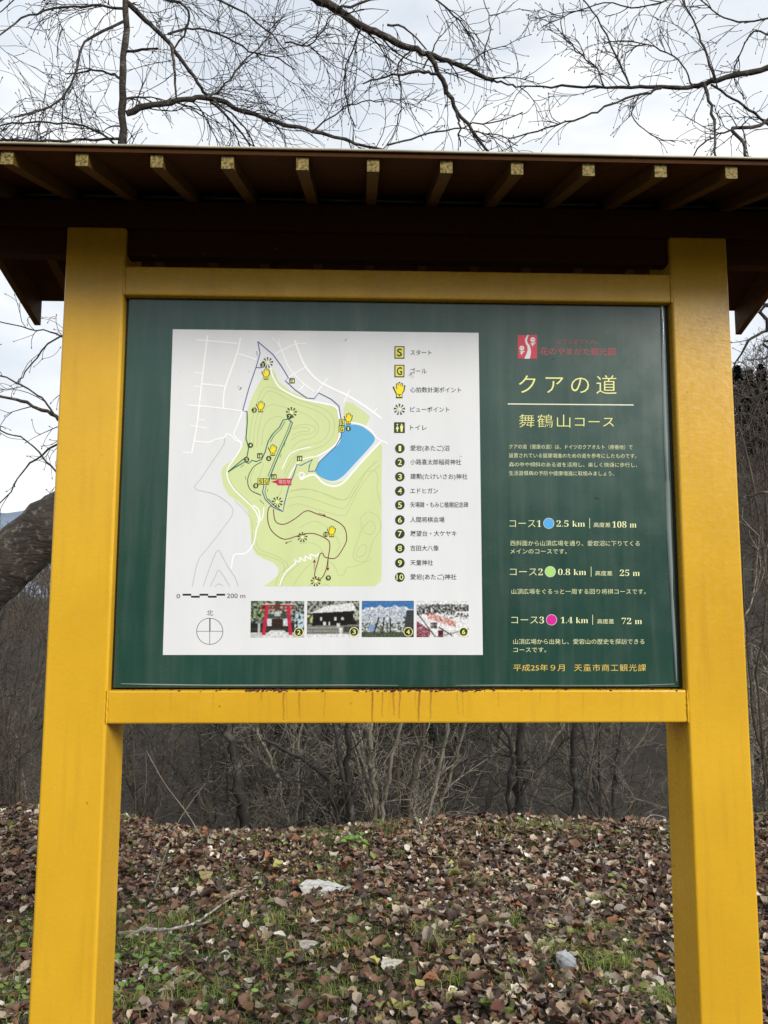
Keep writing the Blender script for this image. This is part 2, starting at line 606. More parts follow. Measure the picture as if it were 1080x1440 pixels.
class Print:
    """flat print built from outlines given in photo pixels, laid on the board's face"""
    def __init__(s): s.V = []; s.F = []; s.M = []; s.mats = []; s.c = 0

    def mi(s, mat):
        if mat not in s.mats: s.mats.append(mat)
        return s.mats.index(mat)

    def poly(s, pts, mat, lay):
        b = len(s.V); k = s.mi(mat)
        P = [at(x, y, YB - LAY * lay) for x, y in pts]
        s.V += [tuple(p) for p in P]
        for tri in tessellate_polygon([[Vector((p.x, p.z, 0)) for p in P]]):
            a_, b_, c_ = tri
            n_ = (P[b_] - P[a_]).cross(P[c_] - P[a_])
            if n_.y > 0: a_, c_ = c_, a_
            s.F.append((a_ + b, b_ + b, c_ + b)); s.M.append(k)
        return s

    def circle(s, x, y, r, mat, lay, n=20, ry=None):
        return s.poly([(x + r * math.cos(2 * math.pi * i / n), y + (ry or r) * math.sin(2 * math.pi * i / n)) for i in range(n)], mat, lay)

    def rect(s, x0, y0, x1, y1, mat, lay): return s.poly([(x0, y0), (x1, y0), (x1, y1), (x0, y1)], mat, lay)

    def line(s, pts, w, mat, lay, closed=False):
        s.c += 1; lay = lay + .015 * (s.c % 60)          # crossing lines never share a plane
        b = len(s.V); k = s.mi(mat); n = len(pts)
        for i in range(n):
            p0 = pts[(i - 1) % n] if (i > 0 or closed) else pts[i]
            p1 = pts[(i + 1) % n] if (i < n - 1 or closed) else pts[i]
            dx, dy = p1[0] - p0[0], p1[1] - p0[1]; l_ = math.hypot(dx, dy) + 1e-6
            nx_, ny_ = -dy / l_ * w / 2, dx / l_ * w / 2
            for sg in (1, -1): s.V.append(tuple(at(pts[i][0] + sg * nx_, pts[i][1] + sg * ny_, YB - LAY * lay)))
        for i in range(n if closed else n - 1):
            a_ = b + 2 * i; c_ = b + 2 * ((i + 1) % n)
            s.F.append((a_, c_, c_ + 1, a_ + 1)); s.M.append(k)
        return s

    def build(s, name, label=None):
        me = mesh(name, s.V, s.F)
        for m_ in s.mats: me.materials.append(m_)
        me.polygons.foreach_set('material_index', np.array(s.M, np.int32))
        o = link(name, me, None, board)
        if label: o['label'] = label
        return o


def curve2(pts, n=5, closed=False):
    P = [Vector((x, y, 0)) for x, y in pts]
    if closed: P = P + [P[0]]
    return [(p.x, p.y) for p in smooth_line(P, n)]


DG = bpy.context.evaluated_depsgraph_get


def glyphs(body, thin=0.0, track=1.0, res=3):
    c = bpy.data.curves.new('lettering', 'FONT')
    c.body = body; c.resolution_u = res; c.offset = thin; c.space_character = track
    o = bpy.data.objects.new('lettering', c); COL.objects.link(o)
    dg = DG(); dg.update()
    me = bpy.data.meshes.new_from_object(o.evaluated_get(dg))
    bpy.data.objects.remove(o); bpy.data.curves.remove(c)
    return me


def text(body, x0, x1, ymid, em, mat, thin=-.012, track=1.0, lay=3, tilt=None, name='lettering', ref='漢'):
    """letters fitted between pixels x0..x1, centred on ymid, em pixels high"""
    me = glyphs(body, thin, track)
    n = len(me.vertices); co = np.empty(n * 3, np.float32); me.vertices.foreach_get('co', co); co = co.reshape(-1, 3)
    a_, b_ = co[:, 0].min(), co[:, 0].max()
    mid = .35
    tilt = tilt if tilt is not None else (-1 if False else 0)
    X = x0 + (co[:, 0] - a_) / (b_ - a_) * (x1 - x0)
    slope = (843 - ymid) * 1.9e-5 + .001
    Y = ymid - (co[:, 1] - mid) * em * .92 + (X - (x0 + x1) / 2) * slope
    W_ = [at(float(X[i]), float(Y[i]), YB - LAY * lay) for i in range(n)]
    me.vertices.foreach_set('co', np.array([tuple(w) for w in W_], np.float32).ravel())
    me.update()
    if not me.polygons or me.polygons[0].normal.y > 0: me.flip_normals()
    me.name = name
    return link(name, me, mat, board)


WHITE = ink(226, 227, 228); DK = ink(22, 26, 24); OLIVE = ink(46, 58, 40); LIME = ink(228, 222, 90)
CREAM = ink(242, 240, 150); GREENA = ink(210, 222, 160); ROAD = ink(252, 252, 252); CONT = ink(184, 194, 142)
CONTW = ink(170, 172, 170); BLUE = ink(70, 88, 150); TEAL = ink(48, 110, 104); BROWN = ink(124, 42, 60)
LAKE = ink(90, 170, 215); RED = ink(200, 44, 66); YEL = ink(240, 224, 60); GOLD = ink(232, 200, 96); HAND = ink(244, 224, 40)

Print().poly([(243, 463), (673, 468), (679, 921), (229, 921)], WHITE, 1).build('map_sheet', 'white map sheet on the green board')
P = Print()
green_u = [(500, 240), (528, 262), (545, 305), (600, 350), (680, 385), (742, 402), (800, 420), (816, 460), (822, 560), (795, 602), (725, 645), (716, 700), (745, 745), (790, 762), (840, 745), (905, 680), (1000, 575), (1008, 600)]
green_l = [(1006, 100), (1006, 480), (998, 505), (975, 522), (476, 523), (520, 495), (545, 470), (545, 440), (520, 415), (480, 400), (445, 380), (425, 330), (416, 220), (405, 180), (370, 145), (325, 118), (298, 70), (290, 20)]
green_t = [(292, 700), (305, 680), (345, 655), (385, 600), (398, 540), (400, 460), (420, 390), (450, 330), (478, 280)]
P.poly([ux(*q) for q in green_u] + [lx(*q) for q in green_l] + [ux(*q) for q in green_t], GREENA, 2)
P.poly([ux(*q) for q in [(848, 398), (875, 402), (955, 462), (935, 505), (870, 486), (838, 470), (836, 430)]], GREENA, 2)
P.build('hill_area', 'pale green hill area on the map')
P = Print()
P.poly([ux(*q) for q in curve2([(848, 497), (905, 502), (945, 525), (976, 560), (955, 598), (880, 680), (830, 732), (790, 750), (748, 740), (716, 718), (714, 700), (730, 664), (795, 605), (822, 570), (828, 522)], 3, True)[:-1]], LAKE, 5)
P.build('lake_area', 'blue pond on the map')

P = Print()
roads = [([(228, 100), (213, 215), (203, 300), (180, 500), (158, 625)], 2.0), ([(180, 120), (360, 137)], 1.8), ([(376, 110), (360, 180), (330, 265), (302, 352), (298, 430)], 2.0),
         ([(358, 180), (445, 208)], 1.8), ([(165, 267), (205, 270)], 1.4), ([(203, 317), (312, 328)], 1.8), ([(165, 327), (200, 331)], 1.4), ([(140, 412), (240, 420), (385, 438)], 1.8),
         ([(180, 477), (215, 479)], 1.3), ([(150, 503), (228, 516)], 1.4), ([(118, 622), (158, 626)], 1.6),
         ([(168, 573), (230, 578), (262, 566), (303, 556), (312, 542), (330, 545), (352, 568), (377, 582), (372, 612), (345, 655), (320, 692), (316, 730), (342, 782), (392, 832), (432, 872), (452, 905), (458, 930)], 1.8),
         ([(385, 438), (362, 498), (345, 540), (358, 560), (380, 580)], 1.8), ([(515, 110), (551, 150), (575, 210), (600, 258), (655, 315), (705, 352)], 1.6), ([(545, 110), (552, 150)], 1.3),
         ([(618, 122), (630, 160), (665, 240), (722, 302), (790, 340), (858, 372), (935, 420), (1005, 472)], 2.8), ([(525, 185), (572, 162), (620, 140), (670, 137)], 1.4),
         ([(665, 242), (590, 287)], 1.4), ([(765, 290), (742, 320), (716, 356)], 1.4), ([(865, 340), (835, 402)], 1.4), ([(660, 320), (636, 347)], 1.4), ([(985, 425), (965, 450)], 1.4),
         ([(505, 225), (518, 280), (548, 330), (598, 362), (650, 384), (742, 404), (800, 420), (815, 460), (820, 530), (806, 580), (770, 612), (720, 640)], 2.2),
         ([(858, 488), (918, 500), (960, 528), (985, 560), (1035, 584)], 2.0), ([(1003, 574), (940, 640), (882, 705), (838, 755), (796, 774), (745, 760), (702, 722), (640, 745)], 2.4),
         ([(720, 640), (650, 655), (610, 700), (590, 740)], 1.6), ([(690, 600), (630, 612), (590, 640), (560, 700)], 1.4), ([(628, 720), (650, 735), (660, 720), (645, 712), (636, 730), (655, 745)], 1.6)]
for pts, w in roads: P.line([ux(*q) for q in curve2(pts, 4)], w, ROAD, 4)
for pts, w in [([(430, 160), (455, 180), (462, 225), (446, 270), (438, 320), (415, 360), (388, 378), (350, 380), (340, 400), (334, 445)], 1.8), ([(480, 170), (472, 220), (450, 235)], 1.6),
               ([(550, 520), (570, 470), (600, 438), (622, 418), (612, 402), (640, 414), (640, 394), (664, 410), (664, 388), (690, 402), (686, 380), (716, 388), (722, 376)], 1.7)]:
    P.line([lx(*q) for q in curve2(pts, 4)], w, ROAD, 4)
P.build('road_lines')

P = Print()
cu = [[(415, 600), (420, 520), (440, 430), (470, 350), (500, 330), (560, 350), (640, 392), (740, 425), (790, 470), (790, 540), (750, 590), (690, 612), (640, 625), (600, 660), (570, 720)],
      [(432, 610), (438, 520), (458, 430), (486, 362), (520, 352), (620, 402), (720, 440), (768, 480), (768, 535), (735, 575), (670, 592), (620, 615), (580, 660)],
      [(448, 600), (456, 520), (478, 440), (510, 412), (560, 418), (660, 450), (715, 490), (722, 530), (690, 560), (640, 572), (600, 610)],
      [(470, 590), (478, 520), (500, 480), (540, 462), (570, 470)], [(600, 520), (640, 500), (690, 502), (712, 520), (690, 540), (640, 545), (600, 570)],
      [(610, 520), (650, 510), (680, 516), (680, 528), (640, 532), (605, 548)], [(625, 640), (600, 690), (575, 740), (560, 790), (545, 820)], [(440, 690), (420, 740), (435, 790), (468, 812)],
      [(455, 740), (470, 700), (480, 670)], [(330, 700), (325, 740), (355, 790), (405, 835), (440, 880)], [(590, 800), (660, 785), (760, 810), (830, 835), (880, 810), (930, 720), (990, 660)]]
cl = [[(590, 165), (640, 155), (760, 192), (838, 206), (868, 160), (905, 90), (950, 25), (1000, -20)], [(600, 95), (700, 92), (800, 132), (850, 128), (900, 55), (975, -35)],
      [(590, 130), (660, 122), (780, 160), (842, 172), (880, 110), (920, 40)], [(945, 12), (975, 5), (990, 40), (985, 90), (1004, 160)], [(640, 260), (700, 232), (750, 250), (800, 300), (818, 340), (800, 372)],
      [(640, 330), (700, 330), (740, 360), (735, 372)], [(610, 523), (650, 460), (700, 410)], [(530, 523), (548, 470), (590, 430)], [(555, 523), (580, 475), (640, 420)], [(680, 523), (700, 500)], [(735, 523), (750, 512), (775, 523)],
      [(430, 280), (430, 340), (460, 375), (520, 395), (565, 420), (572, 460), (560, 480)], [(445, 270), (446, 330), (470, 362), (530, 385), (580, 415), (590, 440)], [(775, 410), (800, 440), (815, 475), (840, 465), (850, 440), (900, 430), (960, 400)],
      [(350, 140), (395, 185), (425, 230), (430, 270)]]
for q in cu: P.line([ux(*z) for z in curve2(q, 5)], .65, CONT, 3)
for q in cl: P.line([lx(*z) for z in curve2(q, 5)], .65, CONT, 3)
for q in [[(905, 350), (925, 335), (938, 345), (930, 380), (900, 392), (893, 378)], [(920, 262), (955, 230), (978, 258), (962, 290), (932, 284)], [(912, 215), (945, 190), (990, 212), (1002, 265), (965, 325), (942, 400), (905, 412), (878, 385), (898, 320), (915, 265)]]:
    P.line([lx(*z) for z in curve2(q, 5, True)[:-1]], .65, CONT, 3, True)
for q in [[(160, 523), (186, 410), (222, 360), (270, 300), (300, 260), (340, 200), (330, 160), (262, 112), (172, 86), (200, 40), (240, -20), (300, -110), (306, -150)], [(208, 523), (235, 450), (272, 362), (300, 400), (322, 440), (352, 485), (365, 523)], [(240, 523), (262, 480), (278, 450), (302, 480), (328, 523)], [(262, 523), (278, 512), (298, 520)]]:
    P.line([lx(*z) for z in curve2(q, 4)], .65, CONTW, 3)
P.build('contour_lines')

P = Print()
blue = [(453, 128), (463, 180), (446, 240), (415, 330), (385, 438), (405, 440)]
teal = [(405, 440), (406, 490), (400, 560), (412, 602), (405, 640), (380, 660), (320, 710), (348, 692), (380, 674), (395, 665), (412, 672), (428, 658), (445, 664), (470, 655), (486, 620), (500, 572), (522, 538), (550, 510), (566, 478), (588, 474), (608, 490), (594, 530), (562, 600), (532, 670), (508, 730), (500, 765)]
blue2 = [(480, 770), (474, 800), (486, 832), (520, 868), (565, 888), (572, 850), (590, 780), (613, 722), (628, 676), (645, 681), (698, 655), (684, 680), (680, 708), (710, 706), (726, 668), (800, 597), (826, 552), (826, 480), (815, 415), (780, 385), (725, 357), (705, 383), (672, 380), (622, 346), (575, 302), (590, 290), (560, 240), (520, 185), (453, 128)]
P.line([ux(*q) for q in blue], 1.25, BLUE, 6)
P.line([ux(*q) for q in [(445, 244), (470, 245)]], 1.25, BLUE, 6)
P.line([ux(*q) for q in teal], 1.5, TEAL, 6)
P.line([ux(*q) for q in [(575, 485), (572, 490), (556, 518), (528, 545), (508, 578)]], .9, TEAL, 6)
P.line([ux(*q) for q in [(600, 480), (598, 492), (584, 530), (552, 600), (522, 670), (498, 730)]], .9, TEAL, 6)
P.line([ux(*q) for q in blue2], 1.25, BLUE, 6)
P.line([ux(*q) for q in [(492, 770), (484, 800), (496, 832), (530, 864), (560, 884)]], .9, TEAL, 6)
P.build('course_line', 'blue and teal course line on the map')
P = Print()
P.line([lx(*q) for q in curve2([(515, 160), (500, 178), (498, 230), (518, 278), (572, 312), (640, 294), (700, 286), (762, 312), (775, 340), (768, 390), (760, 440), (742, 482), (716, 492), (707, 466), (722, 410), (732, 378), (744, 376), (754, 392), (800, 396), (835, 350), (850, 310), (838, 258), (790, 224), (720, 200), (670, 185), (620, 220), (570, 245), (532, 232), (522, 178)], 4)], 1.2, BROWN, 6)
P.build('course_line', 'dark red course line on the map')
P = Print()
P.line([ux(*q) for q in curve2([(470, 665), (432, 690), (408, 742), (420, 790), (468, 815)], 4)], 1.0, OLIVE, 6)
for (x, y, dx, dy) in [(447, 170, 4, 22), (515, 545, -8, 14), (575, 580, -5, 18), (558, 630, -6, 16), (495, 590, -3, 12), (400, 745, -2, -16), (462, 835, 20, 20), (512, 840, -12, -10), (495, 800, 3, -14), (375, 690, 16, -12)]:
    P.line([ux(x, y), ux(x + dx, y + dy)], .6, TEAL, 6)
for (x, y, dx, dy) in [(725, 195, 24, 9), (605, 320, -24, 8), (768, 405, -2, 38), (704, 448, 2, -36)]:
    P.line([lx(x, y), lx(x + dx, y + dy)], .6, BROWN, 6)
    P.poly([lx(x + dx * 1.3, y + dy * 1.3), lx(x + dx * .9 + dy * .18, y + dy * .9 - dx * .18), lx(x + dx * .9 - dy * .18, y + dy * .9 + dx * .18)], BROWN, 6)
P.build('direction_arrows')['kind'] = 'stuff'

HANDP = [(-.24, -.5), (.22, -.5), (.2, -.26), (.36, -.05), (.42, .27), (.33, .31), (.25, .2), (.24, .42), (.14, .44), (.09, .24), (.06, .5), (-.05, .5), (-.08, .24), (-.13, .43), (-.23, .4), (-.22, .02), (-.38, .24), (-.48, .18), (-.3, -.14), (-.22, -.28)]


def hand(x, y, s):
    p = Print()
    out = [(x + (a_ * 1.18) * s, y - (b_ * 1.12) * s * 1.2) for a_, b_ in HANDP]
    p.poly(out, OLIVE, 7)
    p.poly([(x + a_ * s * .92, y - b_ * s * 1.14) for a_, b_ in HANDP], HAND, 8)
    p.line([(x - .15 * s, y + .36 * s), (x + .14 * s, y + .36 * s)], s * .06, OLIVE, 9)
    p.circle(x, y + .46 * s, s * .06, OLIVE, 9, 8)
    p.build('hand_symbol')


def star(x, y, r):
    p = Print()
    p.circle(x, y, r * .3, CREAM, 7, 12)
    for k in range(9):
        a_ = k * 2 * math.pi / 9 - math.pi / 2
        c_, s_ = math.cos(a_), math.sin(a_)
        p.poly([(x + c_ * r * .32, y + s_ * r * .32), (x + c_ * r - s_ * r * .17, y + s_ * r + c_ * r * .17), (x + c_ * r + s_ * r * .17, y + s_ * r - c_ * r * .17)], OLIVE, 8)
    p.build('viewpoint_symbol')


def toilet(x, y, s, fg=CREAM):
    p = Print().rect(x - s / 2, y - s / 2, x + s / 2, y + s / 2, OLIVE, 7)
    for sx_ in (-1, 1):
        cx_ = x + sx_ * s * .2
        p.circle(cx_, y - s * .28, s * .075, fg, 8, 8)
        if sx_ < 0: p.poly([(cx_, y - s * .2), (cx_ + s * .16, y + s * .15), (cx_ + s * .06, y + s * .15), (cx_ + s * .05, y + s * .4), (cx_ - s * .05, y + s * .4), (cx_ - s * .06, y + s * .15), (cx_ - s * .16, y + s * .15)], fg, 8)
        else: p.poly([(cx_ - s * .15, y - s * .18), (cx_ + s * .15, y - s * .18), (cx_ + s * .08, y + s * .4), (cx_ - s * .08, y + s * .4)], fg, 8)
    p.build('toilet_symbol')


def badge(n, x, y, r, ringc=None, fg=CREAM):
    p = Print()
    if ringc: p.circle(x, y, r * 1.18, ringc, 7)
    p.circle(x, y, r, OLIVE, 8); p.build('number_disc')
    w = r * (.42 if len(n) == 1 else .72)
    if n == '1': w = r * .26
    text(n, x - w, x + w, y, r * 1.75, fg, .01, lay=9, name='numeral')


def letter_box(ch, x, y, w, h):
    p = Print().rect(x - w / 2, y - h / 2, x + w / 2, y + h / 2, OLIVE, 7)
    q = w * .1
    p.rect(x - w / 2 + q, y - h / 2 + q, x + w / 2 - q, y + h / 2 - q, LIME, 8)
    p.build('letter_square')
    text(ch, x - w * .27, x + w * .27, y, h * .95, OLIVE, .025, lay=9, name='letter')


for q in [(490, 272), (466, 418), (520, 612), (858, 472)]: hand(*ux(*q), 12)
hand(*lx(783, 277), 12)
for q in [(497, 222), (603, 445), (540, 845)]: star(*ux(*q), 7.6)
for q in [(652, 303), (712, 500)]: star(*lx(*q), 7)
for n_, q in [('2', (475, 232)), ('3', (437, 434)), ('7', (594, 463)), ('4', (420, 591)), ('5', (403, 655)), ('6', (502, 650)), ('8', (444, 772)), ('1', (857, 517))]: badge(n_, *ux(*q), 3.7)
for n_, q in [('9', (768, 485)), ('10', (757, 290))]: badge(n_, *lx(*q), 3.7)
for q in [(606, 303), (462, 638), (640, 650), (525, 732)]: toilet(*ux(*q), 7.4)
for ch, q in [('S', (465, 753)), ('G', (490, 753)), ('S', (829, 489)), ('G', (827, 519))]: letter_box(ch, *ux(*q), 8, 9.2)
P = Print().rect(*ux(540, 740), *ux(603, 770), RED, 7).poly([ux(512, 754), ux(541, 746), ux(541, 763)], RED, 7)
P.build('location_box', 'red you-are-here box on the map')
text('現在地', ux(545, 0)[0], ux(598, 0)[0], ux(0, 755)[1], 7.2, WHITE, -.01, lay=8)

letter_box('S', 561.8, 495.5, 14, 17.5); letter_box('G', 561.8, 521.7, 14, 17.5)
hand(561.7, 548.5, 17); star(561.8, 575.6, 7.8); toilet(561.8, 601.2, 15)
LEG = [('スタート', 607, 496), ('ゴール', 600, 522), ('心拍数計測ポイント', 648.5, 548.5), ('ビューポイント', 632, 576), ('トイレ', 600, 601.5)]
NUM = [('愛宕(あたご)沼', 632, 630.5), ('小路喜太郎稲荷神社', 648.5, 650), ('建勲(たけいさお)神社', 657.5, 670.3), ('エドヒガン', 616, 690.5), ('矢場跡・もみじ植樹記念碑', 658.5, 710), ('人間将棋会場', 625, 731), ('展望台・大ケヤキ', 642, 750.5), ('吉田大八像', 617, 771), ('天童神社', 609, 791.5), ('愛宕(あたご)神社', 642, 811.5)]
for s_, xe, y in LEG: text(s_, 577, xe, y, 9, DK, .008)
for k, (s_, xe, y) in enumerate(NUM):
    badge(str(k + 1), 562.4, y, 6.7); text(s_, 577, xe, y, 9.2, DK, .008)

P = Print()
for k in range(5):
    x0_, y0_ = lx(117 + 37.8 * k, 556 if k % 2 == 0 else 565)
    P.rect(x0_, y0_, x0_ + 12.1, y0_ + 2.6, DK, 3)
P.build('scale_bar')
text('0', 248.3, 253.2, 838.3, 9.5, DK, 0); text('200 m', 319, 345, 837.8, 10, DK, 0)
text('北', 290.8, 299.8, 862, 9.6, DK, .0)
P = Print()
P.line([(295 + 18.4 * math.cos(a_ * math.pi / 24), 887.7 + 18.4 * math.sin(a_ * math.pi / 24)) for a_ in range(48)], .7, DK, 3, True)
P.line([(276.5, 887.7), (313.5, 887.7)], .6, DK, 3); P.line([(295, 869), (295, 906.5)], .6, DK, 3); P.line([(295.2, 869), (295.2, 887.7)], 1.4, DK, 4)
P.build('compass')

# printed photographs (flat colour, painted as small cells)
GW, GH = 104, 70
uu, vv = np.meshgrid((np.arange(GW) + .5) / GW, (np.arange(GH) + .5) / GH)
nr = np.random.RandomState(5)


def blot(scale, seed):
    return np.array([[noise.noise((u_ * scale * 1.45, v_ * scale, seed)) for u_ in uu[0]] for v_ in vv[:, 0]])


def put(img, mask, c, a_=1.0):
    img[mask] = img[mask] * (1 - a_) + np.array(c) / 255 * a_


def inpoly(pts):
    inside = np.zeros(uu.shape, bool); n = len(pts)
    for k in range(n):
        x1_, y1_ = pts[k]; x2_, y2_ = pts[(k + 1) % n]
        cnd = ((y1_ > vv) != (y2_ > vv)) & (uu < (x2_ - x1_) * (vv - y1_) / (y2_ - y1_ + 1e-9) + x1_)
        inside ^= cnd
    return inside


def photo1():
    im = np.zeros((GH, GW, 3)); b = blot(14, 1); s = nr.rand(GH, GW)
    im[:] = (.13, .17, .13)
    put(im, (b > .05) & (vv < .55), (150, 165, 150)); put(im, (b + s * .4 > .35) & (uu < .3) & (vv < .5), (120, 150, 60)); put(im, (s > .8) & (vv < .6), (215, 220, 215))
    put(im, (uu > .82) & (vv > .35) & (b > -.2), (190, 212, 225)); put(im, vv > .86, (205, 205, 205)); put(im, (vv > .74) & (vv < .8), (60, 60, 60)); put(im, (vv > .8) & (abs(uu - .5) < .12 + (vv - .8)), (225, 225, 222))
    put(im, (abs(uu - .5) < .18) & (vv > .48) & (vv < .72), (60, 40, 34)); put(im, ((abs(uu - .35) < .045) | (abs(uu - .65) < .04)) & (vv > .48) & (vv < .68), (215, 225, 228))
    put(im, (abs(uu - .5) < .2) & (vv > .36) & (vv < .47), (70, 74, 68)); put(im, (abs(uu - .5) < .06) & (vv > .28) & (vv < .42), (200, 204, 200))
    put(im, (abs(uu - .5) < .33) & (vv > .2) & (vv < .235), (190, 50, 48)); put(im, (abs(uu - .5) < .34) & (vv > .075) & (vv < .1), (232, 214, 190)); put(im, (abs(uu - .5) < .32) & (vv > .1) & (vv < .14), (165, 60, 50))
    put(im, (abs(uu - .5) < .045) & (vv > .07) & (vv < .24), (100, 60, 40))
    put(im, (abs(uu - (.31 - .07 * vv)) < .035) & (vv > .12) & (vv < .93), (206, 40, 66)); put(im, (abs(uu - (.69 + .06 * vv)) < .035) & (vv > .12) & (vv < .93), (206, 40, 66))
    put(im, (abs(uu - .15) < .06) & (vv > .55) & (vv < .62), (130, 135, 130)); put(im, (abs(uu - .16) < .025) & (vv > .62) & (vv < .9), (190, 190, 188))
    return im


def photo2():
    im = np.zeros((GH, GW, 3)); b = blot(12, 4); s = nr.rand(GH, GW)
    im[:] = (.2, .21, .19); put(im, (b > 0) & (vv < .35), (160, 165, 152)); put(im, s > .85, (190, 195, 180))
    put(im, vv > .66, (120, 120, 114)); put(im, (vv > .66) & (np.sin(vv * 70) > .2), (160, 160, 152)); put(im, vv > .92, (236, 236, 234)); put(im, (uu < .3) & (vv > .38) & (vv < .66) & (b + s * .5 > .2), (215, 216, 140))
    put(im, inpoly([(.12, .33), (.9, .26), (.96, .66), (.1, .68)]), (32, 30, 28)); put(im, inpoly([(.04, .34), (.4, .12), (.88, .05), (.95, .27), (.6, .3)]), (232, 234, 232))
    for cx_, cy__, w_ in ((.27, .5, .02), (.54, .5, .025), (.43, .62, .015), (.6, .66, .03), (.34, .62, .03)): put(im, (abs(uu - cx_) < w_) & (abs(vv - cy__) < .05), (220, 220, 214))
    put(im, (uu - .68) ** 2 + ((vv - .49) * .7) ** 2 < .001, (200, 205, 205)); put(im, (uu > .62) & (uu < .68) & (vv > .74) & (vv < .92), (222, 222, 220)); put(im, (uu > .7) & (vv > .72) & (vv < .86), (70, 70, 66))
    put(im, (uu > .88) & (vv > .3) & (vv < .55) & (b > -.1), (185, 192, 170))
    return im


def photo3():
    im = np.zeros((GH, GW, 3)); b = blot(16, 8); b2 = blot(7, 3); s = nr.rand(GH, GW)
    im[:] = (.25, .47, .72); k = vv - (.16 + .25 * (uu - .5) ** 2 + .1 * b2)
    put(im, k > 0, (222, 228, 238)); put(im, (k > .02) & (b > .12), (150, 165, 190)); put(im, (k > .05) & (s > .78), (90, 105, 115)); put(im, (k > .02) & (s < .2), (248, 250, 252))
    put(im, (vv > .6) & (b + s * .5 > .25), (78, 88, 68)); put(im, (vv > .86), (62, 72, 52)); put(im, (vv > .8) & (s > .8), (150, 160, 130)); put(im, (uu - .2) ** 2 + ((vv - .75) * .7) ** 2 < .006, (130, 160, 200))
    put(im, (uu > .86 - .1 * (vv - .3)) & (vv > .25), (62, 66, 74)); put(im, (uu > .8) & (vv > .4) & (b > .05), (70, 72, 72))
    for (a_, c_) in ((.3, .6), (.42, .5), (.55, .45)): put(im, (abs(uu - (a_ + (vv - .6) * (.45 - c_) * 1.5)) < .012) & (vv > .45) & (vv < .88), (40, 36, 36))
    return im


def photo4():
    im = np.zeros((GH, GW, 3)); b = blot(18, 11); s = nr.rand(GH, GW)
    im[:] = (.94, .94, .94); t_ = .08 + .06 * b + .06 * abs(uu - .6)
    put(im, (vv > t_) & (vv < .38 - .08 * uu) & (s + b > .3), (70, 72, 72)); put(im, (vv > .2) & (vv < .4 - .1 * uu) & (b > .1), (40, 42, 42)); put(im, (uu > .75) & (vv > .28) & (vv < .32), (245, 245, 245))
    put(im, (vv > .3 + .04 * uu) & (vv < .45 + .05 * uu) & (uu > .5) & (s + b > .75), (50, 48, 50)); d_ = vv - (.42 + .45 * (uu - .25))
    put(im, (abs(d_) < .09) & (uu > .2) & (uu < .75) & (s + b * .7 > .5), (226, 110, 84)); put(im, (abs(d_) < .07) & (uu > .2) & (uu < .75) & (s > .85), (110, 30, 30))
    put(im, (uu < .2 - .1 * (vv - .5) + .1) & (vv > .55 + uu) & (s > .25), (120, 30, 48)); put(im, (abs(uu - .33) < .06) & (abs(vv - .68) < .08) & (s > .3), (44, 36, 36)); put(im, (abs(uu - .46) < .05) & (vv > .82), (88, 28, 40))
    put(im, abs(vv - (.35 + 1.9 * (uu - .02))) < .02, (50, 48, 50)); put(im, (abs(vv - (.75 + .9 * (uu - .45))) < .018) & (uu > .42) & (uu < .68), (50, 48, 50)); put(im, (abs(vv - (.92 - .35 * (uu - .6))) < .014) & (uu > .3), (120, 118, 118))
    return im


def lin(c): return np.where(c <= .04045, c / 12.92, ((c + .055) / 1.055) ** 2.4)


for fn, q, bd, nm, lb in [(photo1, [(353, 845), (428, 845.3), (427.6, 896.5), (352, 896.8)], (420.3, 889), '2', 'small photo of a red shrine gate'),
                          (photo2, [(432, 845.3), (505.3, 845), (505, 895.8), (431.5, 896.2)], (498, 888.5), '3', 'small photo of a shrine hall with a pale roof'),
                          (photo3, [(509, 845), (582, 844.8), (581.8, 896), (508.5, 896)], (574, 888.5), '4', 'small photo of a white blossoming tree'),
                          (photo4, [(586, 844.8), (659, 845), (659.3, 896), (585.8, 896)], (652, 888.5), '6', 'small photo of a crowd in red costumes')]:
    im = fn(); im = im * (.93 + .22 * blot(20, 31)[:, :, None]); im = im * .9 + .10 * im.mean(2, keepdims=True) + .015; pd = np.pad(im, ((1, 1), (1, 1), (0, 0)), 'edge')
    im = (4 * im + 2 * (pd[:-2, 1:-1] + pd[2:, 1:-1] + pd[1:-1, :-2] + pd[1:-1, 2:]) + pd[:-2, :-2] + pd[2:, :-2] + pd[:-2, 2:] + pd[2:, 2:]) / 16
    im = lin(np.clip(im + nr.randn(GH, GW, 1) * .02, 0, 1))
    Vp, Fp, Cp = [], [], []
    for r_ in range(GH):
        for c_ in range(GW):
            for (du, dv) in ((0, 0), (1, 0), (1, 1), (0, 1)):
                u_, v_ = (c_ + du) / GW, (r_ + dv) / GH
                x = (q[0][0] * (1 - u_) + q[1][0] * u_) * (1 - v_) + (q[3][0] * (1 - u_) + q[2][0] * u_) * v_
                y = (q[0][1] * (1 - u_) + q[1][1] * u_) * (1 - v_) + (q[3][1] * (1 - u_) + q[2][1] * u_) * v_
                Vp.append(tuple(at(x, y, YB - LAY * 2.5))); Cp.append(im[r_, c_])
            k = len(Vp) - 4; Fp.append((k, k + 3, k + 2, k + 1))
    o = link('printed_photo', mesh('printed_photo', Vp, np.array(Fp), np.array(Cp)), M['photo_print'], board); o['label'] = lb
    badge(nm, bd[0], bd[1], 5.6, ringc=CREAM)

